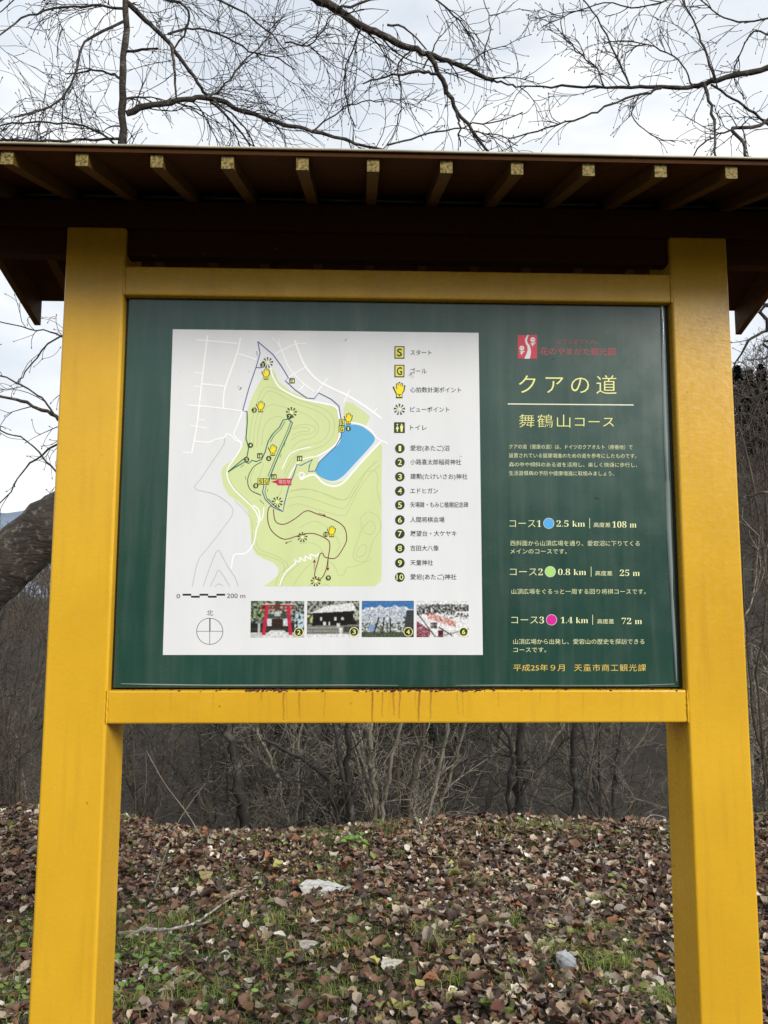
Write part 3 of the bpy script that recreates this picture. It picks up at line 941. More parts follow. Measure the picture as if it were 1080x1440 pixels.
# logo and headings on the right
Z = lambda zx, zy: (715 + zx / 6.353, 460 + zy / 6.353)
P = Print().poly([Z(84, 72), Z(255, 70), Z(255, 282), Z(84, 280)], ink(206, 52, 72), 2)
P.poly([Z(*q) for q in curve2([(172, 68), (150, 105), (152, 140), (170, 180), (166, 225), (142, 282)], 4)] + [Z(*q) for q in curve2([(190, 282), (202, 225), (192, 170), (170, 135), (168, 105), (182, 72)], 4)], WHITE, 3)
for (cx_, cy__) in ((119, 188), (217, 112)):
    P.circle(*Z(cx_, cy__), 3.5, WHITE, 3, 12); P.circle(*Z(cx_ - 7, cy__ - 2), .7, ink(206, 52, 72), 4, 6); P.circle(*Z(cx_ + 8, cy__ - 2), .7, ink(206, 52, 72), 4, 6)
    P.poly([Z(cx_ - 26, cy__ + 30), Z(cx_ + 26, cy__ + 24), Z(cx_ + 26, cy__ + 32), Z(cx_ + 8, cy__ + 34), Z(cx_ + 18, cy__ + 50), Z(cx_ + 4, cy__ + 44), Z(cx_, cy__ + 72), Z(cx_ - 5, cy__ + 46), Z(cx_ - 20, cy__ + 54), Z(cx_ - 8, cy__ + 36)], WHITE, 3)
P.build('logo')
LOGO = ink(206, 64, 82)
text('めでためでたの♪', 783, 841, 481, 8, LOGO, -.012); text('花のやまがた観光圏', 760, 865, 494.5, 12.5, LOGO, -.006)
text('クアの道', 729.5, 867, 541.5, 32, CREAM, -.006, 1.36)
Print().line([(714, 568), (891, 569.5)], 1.5, ink(240, 240, 214), 3).build('rule_line')
text('舞鶴山', 730, 802, 592.5, 22, CREAM, -.010, 1.12); text('コース', 808.5, 863.5, 593.5, 18, CREAM, -.006, 1.05)
PALE = ink(244, 246, 190)
for s_, x1_, y in [('クアの道（健康の道）は、ドイツのクアオルト（療養地）で', 889.5, 628.6), ('設置されている健康増進のための道を参考にしたものです。', 895, 641), ('森の中や傾斜のある道を活用し、楽しく快適に歩行し、', 896, 653.6), ('生活習慣病の予防や健康増進に取組みましょう。', 863.5, 665.8)]:
    text(s_, 715.8, x1_, y, 7.6, PALE, -.009)
for (n_, y, xa, xb, cx_, cc, km, k0, k1, bx_, h0, h1, mm, m0, m1) in [
    ('1', 736.3, 716.5, 761, 771.7, (84, 172, 232), '𝟐.𝟓 𝐤𝐦', 782.5, 822.7, 829.2, 834.8, 858.3, '𝟏𝟎𝟖 𝐦', 861, 895),
    ('2', 804.3, 717, 763.3, 773.8, (170, 222, 120), '𝟎.𝟖 𝐤𝐦', 784.7, 824.2, 831.3, 837, 861, '𝟐𝟓 𝐦', 871.7, 899.6),
    ('3', 872, 719, 765, 775.6, (214, 40, 150), '𝟏.𝟒 𝐤𝐦', 788.5, 827, 833.4, 840, 863.3, '𝟕𝟐 𝐦', 874.3, 902.8)]:
    text('コース' + '𝟏𝟐𝟑'[int(n_) - 1], xa, xb, y, 14.5, PALE, -.012)
    Print().circle(cx_, y - .4, 7.7, ink(235, 235, 225), 2).circle(cx_, y - .4, 7.2, ink(*cc), 3).build('course_disc')
    text(km, k0, k1, y, 13.5, PALE, -.012); text('高度差', h0, h1, y + 2, 8, PALE, -.004); text(mm, m0, m1, y + 1.3, 13.5, PALE, -.012)
    Print().line([(bx_, y - 7.5), (bx_, y + 6.5)], .7, PALE, 3).build('divider_line')
for s_, a_, b_, y in [('西斜面から山頂広場を通り、愛宕沼に下りてくる', 717.7, 899.5, 764.2), ('メインのコースです。', 717.7, 797, 775.5), ('山頂広場をぐるっと一周する回り将棋コースです。', 719.3, 908, 832), ('山頂広場から出発し、愛宕山の歴史を探訪できる', 721.8, 906, 902.4), ('コースです。', 722, 768, 914)]:
    text(s_, a_, b_, y, 8.8, PALE, -.008)
text('平成25年９月', 721.8, 794, 939.2, 11.5, GOLD, -.004); text('天童市商工観光課', 807.5, 908.5, 939.2, 11.8, GOLD, -.004, 1.1)

# loose laminate film standing proud along the right and lower edge of the panel
t = NT('lifted_laminate_film'); t.col((0.20, 0.25, 0.25)); t.p.inputs['Roughness'].default_value = .12; t.p.inputs['IOR'].default_value = 1.6
FILM = t.m


def film(name, pts, w, hgt):
    Vf, Ff = [], []
    for k, (x, y, ww) in enumerate(pts):
        for j_ in range(6):
            a_ = j_ / 5
            if w == 'v': p = at(x - ww / 2 + ww * a_, y, YB)
            else: p = at(x, y - ww / 2 + ww * a_, YB)
            Vf.append((p.x, YB - .0006 - hgt * math.sin(a_ * math.pi) ** .7 * (.6 + .4 * math.sin(k * 1.7)), p.z))
    for k in range(len(pts) - 1):
        for j_ in range(5):
            q = k * 6 + j_
            Ff.append((q, q + 6, q + 7, q + 1))
    o = link(name, mesh(name, Vf, Ff), FILM, board, True)
    o['label'] = 'lifting edge of the clear laminate film'


film('laminate_film', [(930.6, 430, 5), (931.5, 460, 4.6), (932.6, 500, 5.5), (934.4, 560, 5), (936, 620, 6.5), (938, 672, 4), (938.6, 680, 6), (940.5, 740, 6.4), (943, 800, 6.6), (944.4, 836, 4), (946, 860, 4.8), (948.6, 905, 4.6), (950, 940, 3.4), (951, 958, 2.2)], 'v', .0045)
film('laminate_film', [(170, 961.5, 1), (230, 963, 2.4), (300, 963.6, 1.6), (360, 963.8, 2.2), (420, 963.6, 1.2), (480, 963.4, 1.8), (560, 963.8, .8)], 'h', .002)
film('laminate_film', [(640, 963.8, .8), (700, 963.6, 1.8), (800, 963.8, 1.0), (900, 963.8, 1.6), (948, 962, 1.0)], 'h', .002)

# small dead flies and dirt on the face
bm = bmesh.new()
rng = random.Random(8)
for (x, y, s_) in [(578, 526, 2.6), (581, 529, 1.6), (648.5, 641.5, 1.6), (338.8, 545.5, 2.6), (336, 543, 1.3), (839, 699.5, 2.4), (842, 701, 1.4), (779, 504, 1.6), (879, 506, 1.3), (689, 780, 1.3), (748, 712, 1.0), (838, 748, 1.2), (486, 478, 1.8), (488, 476, 1.2), (350, 522, 1.1), (255, 523, .8), (914, 776, 1.0), (478, 507, .8)]:
    p = at(x, y, YB - .0035)
    mt = Matrix.Translation(p) @ Matrix.Rotation(rng.uniform(0, 3), 4, 'Y') @ Matrix.Diagonal((.0017 * s_ / 2 * 1.3, .0008, .0011 * s_ / 2, 1))
    bmesh.ops.create_icosphere(bm, subdivisions=1, radius=1, matrix=mt)
me = bpy.data.meshes.new('dirt_speck'); bm.to_mesh(me); bm.free()
tag(link('dirt_speck', me, M['black'], board), kind='stuff')

# rust under the panel: flakes in the gap and runs down the face of the rail
t = NT('rust_run')
va = t.n('VertexColor'); va.layer_name = 'Col'
t.col(t.ramp(t.noise(300, 3), [(.3, (0.16, 0.045, 0.012)), (.7, (0.32, 0.13, 0.03))])); t.p.inputs['Roughness'].default_value = .7
tr = t.n('BsdfTransparent'); ms = t.n('MixShader')
t.l(va.outputs[0], ms.inputs[0]); t.l(tr.outputs[0], ms.inputs[1]); t.l(t.p.outputs[0], ms.inputs[2]); t.l(ms.outputs[0], t.out.inputs[0])
Vr, Fr, Cr = [], [], []
rng = random.Random(4)
for (x, a_, w_, y1_) in [(400, .55, 1.6, 1012), (403, .25, 1, 1010), (421, .4, 1.5, 1008), (457, .3, 1.2, 1008), (524, .8, 1.7, 1015), (539, .4, 1.5, 1008), (553, .4, 2.2, 1006), (563, .5, 1.6, 1010), (591, .75, 1.9, 1014), (606, .5, 1.7, 1012), (585, .2, 1.3, 1000), (643, .25, 1.3, 1006), (650, .22, 1.3, 1006), (368, .3, 2, 985), (700, .2, 1.4, 995), (760, .18, 1.4, 990), (300, .15, 1.5, 1000), (240, .12, 1.5, 1000), (820, .14, 1.5, 1004)]:
    n_ = 12; dx = 0; Vr, Fr, Cr = [], [], []
    for k in range(n_ + 1):
        f = k / n_; y = 972.5 + (y1_ - 972.5) * f; dx += rng.uniform(-.5, .5)
        for q, al in ((-1, 0), (0, 1), (1, 0)):
            p = at(x + dx + q * w_, y, .0007); Vr.append(tuple(p)); v_ = a_ * al * (1 - f * .55); Cr.append((v_, v_, v_))
    b = len(Vr) - 3 * (n_ + 1)
    for k in range(n_):
        for q in range(2):
            c_ = b + k * 3 + q; Fr.append((c_, c_ + 3, c_ + 4, c_ + 1))
    link('rust_stain', mesh('rust_stain', Vr, np.array(Fr), np.array(Cr)), t.m, sign)
t = NT('rust_flakes'); t.col(t.ramp(t.noise(400, 4), [(.35, (0.03, 0.010, 0.006)), (.7, (0.14, 0.035, 0.02))])); t.p.inputs['Roughness'].default_value = .85
bm = bmesh.new()
for k in range(420):
    x = rng.choice([rng.uniform(366, 420), rng.uniform(505, 672), rng.uniform(505, 672), rng.uniform(505, 672), rng.uniform(200, 940)])
    p = at(x, 0, .008); yy = rng.uniform(.001, .016)
    s_ = rng.uniform(.0012, .0042)
    mt = Matrix.Translation((p.x, yy, 1.3356 + rng.uniform(-.001, .0015) - (.002 if yy < .004 else 0))) @ Matrix.Rotation(rng.uniform(0, 3), 4, 'Z') @ Matrix.Diagonal((s_ * 1.4, s_ * .8, s_ * .55, 1))
    bmesh.ops.create_icosphere(bm, subdivisions=1, radius=1, matrix=mt)
me = bpy.data.meshes.new('rust_flakes'); bm.to_mesh(me); bm.free()
o = tag(link('rust_flakes', me, t.m, sign), kind='stuff')

# --- roof
EY0, EY1, SLOPE = -.3256, .4656, math.tan(R(17.2))
YC = .07
ZR = 2.4065                                   # underside of the rafters at the eaves
RH = .027 / math.cos(R(17.2))
ridge_z = ZR + (YC - EY0) * SLOPE
RX = 1.075
roof = beam('purlin', -RX + .02, RX - .02, -.002, .058, 2.4405, ZR + (-.002 - EY0) * SLOPE + .0, M['beam'], sign, .002)
beam('purlin', -RX + .02, RX - .02, .088, .142, 2.4405, ZR + (-.002 - EY0) * SLOPE, M['beam'], sign, .002)
beam('header_beam', -RX + .021, RX - .021, .014, .05, 2.374, 2.4395, M['beam'], sign, .002)
beam('ridge_beam', -RX + .02, RX - .02, YC - .012, YC + .012, ridge_z - .07, ridge_z + .002, M['beam'], sign)
rx = [at(x, 232, EY0).x for x in (10, 115, 220, 320.5, 424.5, 525.5, 628, 728, 828.5, 929.5, 1028.5)]
step = (rx[-1] - rx[0]) / 10
rx = [rx[0] - step] + rx + [rx[-1] + step]
rx = [x for x in rx if abs(x) < RX - .04]


def sheet(x0, x1, y0, y1, zoff0, zoff1, side):
    """slab that follows the roof slope; y0 is the eave, y1 the ridge"""
    V_ = []
    for x in (x0, x1):
        for y in (y0, y1):
            zb = ZR + (abs(y - (EY0 if side < 0 else EY1))) * SLOPE * (1 if (side < 0) == (y >= EY0) else 1)
            if (side < 0 and y < EY0) or (side > 0 and y > EY1): zb = ZR - abs(y - (EY0 if side < 0 else EY1)) * SLOPE
            for z in (zoff0, zoff1): V_.append((x, y, zb + z))
    Fc = [(0, 1, 3, 2), (4, 6, 7, 5), (0, 4, 5, 1), (2, 3, 7, 6), (0, 2, 6, 4), (1, 5, 7, 3)]
    return V_, Fc


def slab(name, x0, x1, y0, y1, a_, b_, side, mat, parent=sign):
    V_, Fc = sheet(x0, x1, y0, y1, a_, b_, side)
    bm = bmesh.new(); vs = [bm.verts.new(v) for v in V_]
    for f in Fc: bm.faces.new([vs[i] for i in f])
    bmesh.ops.recalc_face_normals(bm, faces=bm.faces)
    me = bpy.data.meshes.new(name); bm.to_mesh(me); bm.free()
    mats = mat if isinstance(mat, list) else [mat]
    for k in mats: me.materials.append(k)
    if len(mats) > 1:
        for p in me.polygons:
            if abs(p.normal.y) > .9 and (p.center.y < EY0 + .002 or p.center.y > EY1 - .002): p.material_index = 1
    return link(name, me, None, parent)


rr_ = random.Random(12)
for x in rx:
    for side in (-1, 1):
        j1 = rr_.uniform(-.0012, .0012)
        ya, yb = (EY0 + rr_.uniform(-.001, .001), YC - .013) if side < 0 else (EY1, YC + .013)
        slab('rafter', x - .0124 + j1, x + .0124 + j1, ya, yb, 0, RH, side, [M['rafter'], M['rafter_end']])
T0 = RH + .0004
for side in (-1, 1):
    e = EY0 - .006 if side < 0 else EY1 + .006
    ym = YC
    # boards laid along the roof, thin gaps between them
    n_ = 4
    for k in range(n_):
        a_ = e + (ym - e) * k / n_; b_ = e + (ym - e) * (k + 1) / n_ - (.0004 if side < 0 else -.0004) * (k < n_ - 1)
        slab('roof_board', -RX, RX, a_, b_, T0, T0 + .012, side, M['panel_under'])
    e2 = EY0 - .010 if side < 0 else EY1 + .010
    slab('roof_sheet', -RX - .004, RX + .004, e2, ym, T0 + .0125, T0 + .016, side, M['metal_edge'])
    tb = Tubes(); zt = ZR - .010 * SLOPE + T0 + .0135
    tb.add([(-RX - .004, e2, zt), (RX + .004, e2, zt)], [.0026, .0026], 8); tb.build('drip_edge', M['metal_edge'], sign)
    for x0_, x1_ in ((-RX + .001, -RX + .019), (RX - .019, RX - .001)):
        V_ = []
        ye = EY0 + .002 if side < 0 else EY1 - .002
        for x in (x0_, x1_):
            for (y, zz) in ((ye, ZR + T0 - .001), (ye, ZR - .052), (YC + (-.001 if side < 0 else .001), ridge_z - .052), (YC + (-.001 if side < 0 else .001), ridge_z + T0 - .002)): V_.append((x, y, zz))
        Fc = [(0, 1, 2, 3), (4, 7, 6, 5), (0, 4, 5, 1), (1, 5, 6, 2), (2, 6, 7, 3), (3, 7, 4, 0)]
        bm = bmesh.new(); vs = [bm.verts.new(v) for v in V_]
        for f in Fc: bm.faces.new([vs[i] for i in f])
        bmesh.ops.recalc_face_normals(bm, faces=bm.faces)
        me = bpy.data.meshes.new('barge_board'); bm.to_mesh(me); bm.free()
        link('barge_board', me, M['rafter'], sign)
tb = Tubes(); tb.add([(-RX - .01, YC, ridge_z + T0 + .014), (RX + .01, YC, ridge_z + T0 + .014)], [.018, .018], 8); tb.build('ridge_cap', M['metal_edge'], sign)

# ---------------------------------------------------------------- fallen leaves on the ground
LEAFC = [((.135, .070, .044), 24), ((.070, .040, .029), 20), ((.22, .115, .065), 16), ((.27, .14, .08), 7), ((.34, .245, .155), 10), ((.50, .40, .29), 8), ((.68, .61, .51), 4.5), ((.13, .045, .028), 3.5), ((.30, .12, .055), 3), ((.36, .34, .10), 2.5), ((.17, .23, .05), 4), ((.27, .21, .165), 7)]
nr = np.random.RandomState(21)


def leaf_template(seed, curl, fold, rough=.5, nl=5):
    r_ = np.random.RandomState(seed)
    V_ = []; 
    ts = np.linspace(0, 1, nl)
    wid = np.sin(np.pi * np.clip(ts, 0, 1) ** .8) ** .75 * .31 + .01
    for k, t_ in enumerate(ts):
        zc = curl * (t_ - .5) ** 2 + r_.randn() * .03 * rough
        for s in (-1, 0, 1):
            w_ = wid[k] * (1 + .18 * r_.randn() * rough)
            V_.append((t_ - .5, s * w_, zc + abs(s) * fold * w_ * 2.2 + r_.randn() * .045 * rough))
    Fc = []
    for k in range(nl - 1):
        for s in (0, 1):
            a_ = k * 3 + s; Fc.append((a_, a_ + 3, a_ + 4, a_ + 1))
    return np.array(V_, np.float32), np.array(Fc)


TPL = [leaf_template(k, c_, f_, 1.0) for k, (c_, f_) in enumerate([(.5, .3), (-.6, .2), (.9, .5), (-.3, .45), (.2, -.3), (1.1, .2), (-.9, .35), (.1, .7)])]


def rot_batch(n, tilt, rs):
    yaw = rs.rand(n) * 2 * np.pi; px_ = rs.randn(n) * tilt; py_ = rs.randn(n) * tilt
    flip = rs.rand(n) < .5
    px_ = px_ + np.where(flip, np.pi, 0)
    cz, sz, cx_, sx_, cy2, sy2 = np.cos(yaw), np.sin(yaw), np.cos(px_), np.sin(px_), np.cos(py_), np.sin(py_)
    Rz = np.zeros((n, 3, 3)); Rz[:, 0, 0] = cz; Rz[:, 0, 1] = -sz; Rz[:, 1, 0] = sz; Rz[:, 1, 1] = cz; Rz[:, 2, 2] = 1
    Rx = np.zeros((n, 3, 3)); Rx[:, 0, 0] = 1; Rx[:, 1, 1] = cx_; Rx[:, 1, 2] = -sx_; Rx[:, 2, 1] = sx_; Rx[:, 2, 2] = cx_
    Ry = np.zeros((n, 3, 3)); Ry[:, 1, 1] = 1; Ry[:, 0, 0] = cy2; Ry[:, 0, 2] = sy2; Ry[:, 2, 0] = -sy2; Ry[:, 2, 2] = cy2
    return Rz @ Ry @ Rx


hx = np.array(xs); hy = np.array(ys); HG = V[:, 2].reshape(ny, nx)


def gh(x, y):
    """height of the ground mesh, bilinear, vectorised"""
    i_ = np.clip(np.searchsorted(hx, x) - 1, 0, nx - 2); j_ = np.clip(np.searchsorted(hy, y) - 1, 0, ny - 2)
    fx = (x - hx[i_]) / (hx[i_ + 1] - hx[i_]); fy = (y - hy[j_]) / (hy[j_ + 1] - hy[j_])
    return (HG[j_, i_] * (1 - fx) + HG[j_, i_ + 1] * fx) * (1 - fy) + (HG[j_ + 1, i_] * (1 - fx) + HG[j_ + 1, i_ + 1] * fx) * fy


def green_mask(x, y):
    """where moss and grass show between the leaves"""
    v = np.array([noise.noise((a_ * 1.6, b_ * 1.6, 11)) + .6 * noise.noise((a_ * 4.5, b_ * 4.5, 3)) for a_, b_ in zip(x, y)])
    v = v + .42 * np.exp(-((x + .75) ** 2 + (y - 1.7) ** 2) / .9) + .2 * np.exp(-((x + .2) ** 2 + (y - 2.0) ** 2) / .5)
    v = v - .12 * (x > .6)
    return v


NL = 100000
lx_ = nr.uniform(-4.2, 4.6, NL); ly_ = nr.uniform(-.2, 5.4, NL)
keepn = np.abs(lx_) < 1.0 + .55 * (ly_ + 1.8)
gmk = green_mask(lx_, ly_)
keep = keepn & (nr.rand(NL) < np.where(gmk > .3, .52, 1.0)) & (nr.rand(NL) < np.where(ly_ < .6, .35, 1.0))
lx_, ly_, gmk = lx_[keep], ly_[keep], gmk[keep]
n = len(lx_)
size = np.clip(nr.lognormal(math.log(.039), .36, n), .016, .085)
pal = np.array([c for c, w in LEAFC]); wts = np.array([w for c, w in LEAFC], float); wts /= wts.sum()
ci = nr.choice(len(pal), n, p=wts)
# paler, curled leaves gather towards the right
ci = np.where((nr.rand(n) < .10 * (lx_ > .2)), nr.choice([4, 5, 5, 6, 11], n), ci)
colr = pal[ci] * nr.uniform(.55, 1.35, n)[:, None]
Rm = rot_batch(n, .30, nr)
zz = gh(lx_, ly_) + .004 + nr.rand(n) * .03
order = np.argsort(-size * 6 + np.hypot(lx_ + .1, ly_ + 1.8) * .12)      # the largest in the picture first
vis = (np.abs(lx_ - .0) < .9 + .2 * ly_) & (ly_ > 1.0) & (ly_ < 4)
order = np.concatenate([order[vis[order]], order[~vis[order]]])
TOP = order[:285]; REST = order[285:]
VV, FF, CC = [], [], []; base = 0
for k, (tv, tf) in enumerate(TPL):
    idx = REST[(REST % len(TPL)) == k]
    if not len(idx): continue
    w = np.einsum('nij,vj->nvi', Rm[idx], tv) * size[idx][:, None, None]
    w += np.stack([lx_[idx], ly_[idx], zz[idx]], -1)[:, None, :]
    nv = len(tv)
    VV.append(w.reshape(-1, 3)); CC.append(np.repeat(colr[idx], nv, 0))
    FF.append((tf[None] + (np.arange(len(idx)) * nv)[:, None, None]).reshape(-1, 4) + base); base += len(idx) * nv
o = link('leaf_litter', mesh('leaf_litter', np.concatenate(VV), np.concatenate(FF), np.concatenate(CC)), M['leaf'], ground, True)
o['kind'] = 'stuff'
FINE = [leaf_template(40 + k, c_, f_, .7, 8) for k, (c_, f_) in enumerate([(.5, .3), (-.6, .25), (.9, .5), (-.3, .4), (1.0, .2)])]
LM = {}
for q in TOP:
    k = (int(q) % len(FINE), int(ci[q]))
    if k not in LM:
        tv, tf = FINE[k[0]]
        LM[k] = mesh('fallen_leaf', tv, tf, np.repeat(pal[k[1]][None], len(tv), 0)); LM[k].materials.append(M['leaf'])
        LM[k].polygons.foreach_set('use_smooth', np.ones(len(tf), bool))
    o = bpy.data.objects.new('fallen_leaf', LM[k]); COL.objects.link(o); o.parent = ground
    mt = Matrix(Rm[q].tolist()).to_4x4(); s_ = float(size[q])
    o.matrix_basis = Matrix.Translation((float(lx_[q]), float(ly_[q]), float(zz[q]) + .006)) @ mt @ Matrix.Scale(s_, 4)


def on_ground(px, py):
    """place on the ground seen at a photo pixel"""
    d = AX * ((px - 540) / F) + AY * ((720 - py) / F) + AF
    p = Vector(CAM)
    for k in range(400):
        q = p + d * .02 * k + d * 1.5
        if q.z < float(gh(np.array([q.x]), np.array([q.y]))[0]) + .012: return q
    return q


def big_leaf(px, py, length, rot, tiltx, label, c, seed, wide=1.0, ribs=0):
    p = on_ground(px, py)
    r_ = np.random.RandomState(seed); nl = 16; Vb, Fb, Cb = [], [], []
    K = 8
    for k in range(nl):
        t_ = k / (nl - 1); w_ = (1.25 - .5 * t_) * (math.sin(math.pi * t_ ** .85) ** .8 * .26 + .004) * wide
        for s in range(-K // 2, K // 2 + 1):
            f = s / (K / 2)
            rb = .02 * math.cos(t_ * 42 - abs(f) * 6) * ribs
            Vb.append(((t_ - .5), f * w_ * (1 + .09 * r_.randn() * (abs(f) > .9)) - .22 * (t_ - .4) ** 2, .22 * (t_ - .45) ** 2 - .3 * w_ * f * f + rb + .007 * r_.randn() + .03 * math.sin(f * 2 + t_ * 5)))
            vvv = 1 + .07 * r_.randn() - (.4 if s == 0 else 0) - (.22 if (k + abs(s)) % 4 == 0 else 0); Cb.append([min(1, q * vvv) for q in c])
    for k in range(nl - 1):
        for s in range(K):
            a_ = k * (K + 1) + s; Fb.append((a_, a_ + K + 1, a_ + K + 2, a_ + 1))
    if ribs: Fb = [f for f in Fb if r_.rand() > .05]
    me = mesh('big_leaf', np.array(Vb) * length, np.array(Fb), np.array(Cb) * .82)
    o = link('dead_leaf', me, M['leaf'], None, True)
    o.location = p + Vector((0, 0, .03)); o.rotation_euler = (tiltx, R(4), rot)
    tag(o, label, 'leaf', 'large pale dead leaves')


big_leaf(456, 1254, .27, R(8), R(38), 'long white dead leaf with dark holes lying in the middle of the litter', (.70, .69, .65), 1, .70, .5)
big_leaf(798, 1360, .115, R(-55), R(40), 'crumpled whitish grey leaf near the grass tuft at the foot of the right post', (.60, .63, .66), 2, 1.15)
big_leaf(550, 1364, .115, R(35), R(40), 'folded cream leaf lying below the long white leaf', (.62, .60, .50), 3, .8)
big_leaf(371, 1316, .085, R(80), R(40), 'small pale leaf standing up beside the white stick', (.60, .58, .50), 4, .9)
big_leaf(748, 1256, .10, R(50), R(45), 'beige curled leaf halfway up the leafy bank on the right', (.52, .46, .35), 5, 1.1)
big_leaf(434, 1336, .09, R(20), R(35), 'greyish white leaf just under the long white leaf', (.55, .50, .45), 6, .9)
big_leaf(905, 1248, .12, R(70), R(35), 'pale pinkish leaf lying close to the right post', (.5, .43, .36), 7, 1.1)
big_leaf(612, 1213, .13, R(140), R(40), 'bleached tan leaf on the bank behind the lower rail', (.45, .38, .28), 8, 1.2)
big_leaf(289, 1237, .10, R(60), R(40), 'yellowish leaf on the bank beside the dry twig', (.42, .33, .14), 9, 1.3)
big_leaf(493, 1325, .15, R(95), R(60), 'flat brown grey leaf standing in the grass', (.26, .18, .12), 10, .9)

# ---------------------------------------------------------------- grass and weeds
rng = random.Random(31)
gx = nr.uniform(-3.6, 3.9, 220000); gy = nr.uniform(.2, 4.6, 220000)
k_ = (np.abs(gx) < .9 + .55 * (gy + 1.8)); gx, gy = gx[k_], gy[k_]
gk = green_mask(gx, gy)
k_ = (gk > -.1) & (nr.rand(len(gk)) < np.clip((gk + .1) * 1.3, .04, .8)); gx, gy = gx[k_], gy[k_]
tufts = [(862, 1357, 230, .055), (850, 1312, 150, .04), (778, 1342, 150, .04), (924, 1404, 150, .045), (716, 1302, 170, .035), (842, 1272, 80, .03), (600, 1312, 120, .04), (750, 1166, 260, .10), (800, 1168, 260, .10), (545, 1168, 200, .1), (1000 - 40, 1185, 30, .05),
         (500, 1190, 130, .05), (250, 1300, 150, .07), (480, 1330, 160, .06), (330, 1290, 140, .07), (672, 1244, 90, .04), (390, 1300, 120, .06), (210, 1345, 120, .06), (300, 1400, 120, .06), (620, 1330, 120, .05), (20, 1330, 120, .06), (450, 1410, 100, .05), (720, 1400, 60, .03), (360, 1185, 120, .12), (460, 1178, 120, .10), (190, 1330, 220, .07), (240, 1395, 220, .07), (180, 1420, 160, .06), (400, 1345, 160, .08), (690, 1170, 160, .12), (20, 1400, 160, .06), (640, 1385, 90, .04), (880, 1330, 110, .04)]
ex, ey = [], []
for (px_, py_, c_, rad) in tufts:
    p = on_ground(px_, py_)
    for _ in range(c_): ex.append(p.x + rng.gauss(0, rad)); ey.append(p.y + rng.gauss(0, rad * .8))
nt_ = len(ex)
gx = np.concatenate([gx, ex]); gy = np.concatenate([gy, ey]); n = len(gx)
gz = gh(gx, gy); ya = nr.rand(n) * 2 * np.pi; ln = nr.uniform(.012, .036, n); ln[-nt_:] *= 2.1
be = nr.uniform(.6, 2.2, n); w_ = nr.uniform(.0009, .0019, n)
dx, dy = np.cos(ya), np.sin(ya)
Vg = np.zeros((n, 6, 3)); 
for k, (f, zf) in enumerate([(0, 0), (.45, .75), (1.0, 1.0)]):
    ox = dx * ln * be * f * f * .9; oy = dy * ln * be * f * f * .9; oz = ln * zf * (1 - .25 * be * f)
    ww = w_ * (1 - f * .85)
    Vg[:, 2 * k, 0] = gx + ox - dy * ww; Vg[:, 2 * k, 1] = gy + oy + dx * ww; Vg[:, 2 * k, 2] = gz + oz + .004
    Vg[:, 2 * k + 1, 0] = gx + ox + dy * ww; Vg[:, 2 * k + 1, 1] = gy + oy - dx * ww; Vg[:, 2 * k + 1, 2] = gz + oz + .004
fb = np.array([[0, 1, 3, 2], [2, 3, 5, 4]])
Fg = (fb[None] + (np.arange(n) * 6)[:, None, None]).reshape(-1, 4)
gbr = np.ones(n); gbr[-nt_:] = 1.25
gc = gbr[:, None] * np.array([(.17, .24, .035), (.27, .31, .055), (.11, .15, .03), (.36, .33, .11)])[nr.choice(4, n, p=[.4, .25, .25, .1])] * nr.uniform(.7, 1.3, n)[:, None]
gr = link('grass', mesh('grass', Vg.reshape(-1, 3), Fg, np.repeat(gc, 6, 0)), M['green_leaf'], None, True)
tag(gr, 'short green grass and moss between the fallen leaves', 'grass', kind='stuff')


def weed(px, py, s, n_leaf, label, seed, hue=(.13, .25, .03)):
    p = on_ground(px, py); r_ = random.Random(seed)
    root = tag(empty('weed', p), label, 'weed', 'low green weeds in the leaf litter')
    tb = Tubes()
    for k in range(n_leaf):
        a_ = r_.uniform(0, 6.28); el = r_.uniform(.25, 1.0); l_ = s * r_.uniform(.5, 1)
        e = p + Vector((math.cos(a_) * math.cos(el) * l_, math.sin(a_) * math.cos(el) * l_, math.sin(el) * l_ * .7 + .012))
        tb.add([p, (p + e) / 2 + Vector((0, 0, .008)), e], [.0014, .0012, .001], 4)
        ls = s * r_.uniform(.35, .6); Vw, Fw = [], []
        rot = Matrix.Rotation(a_, 3, 'Z') @ Matrix.Rotation(r_.uniform(-.4, .5), 3, 'Y') @ Matrix.Rotation(r_.uniform(-.4, .4), 3, 'X')
        for i_ in range(6):
            t_ = i_ / 5; w2 = math.sin(math.pi * min(1, t_ * .92 + .06)) ** .6 * .40
            for sg in (-1, 0, 1): Vw.append(tuple(e + rot @ Vector((t_ * ls, sg * w2 * ls, (abs(sg) * .12 - .3 * (t_ - .4) ** 2) * ls))))
        for i_ in range(5):
            for sg in (0, 1): q = i_ * 3 + sg; Fw.append((q, q + 3, q + 4, q + 1))
        v_ = r_.uniform(.65, 1.35)
        link('leaf', mesh('leaf', Vw, np.array(Fw), np.tile(np.array(hue) * v_, (18, 1))), M['green_leaf'], root, True)
    tb.build('stem', M['thicket'], root)


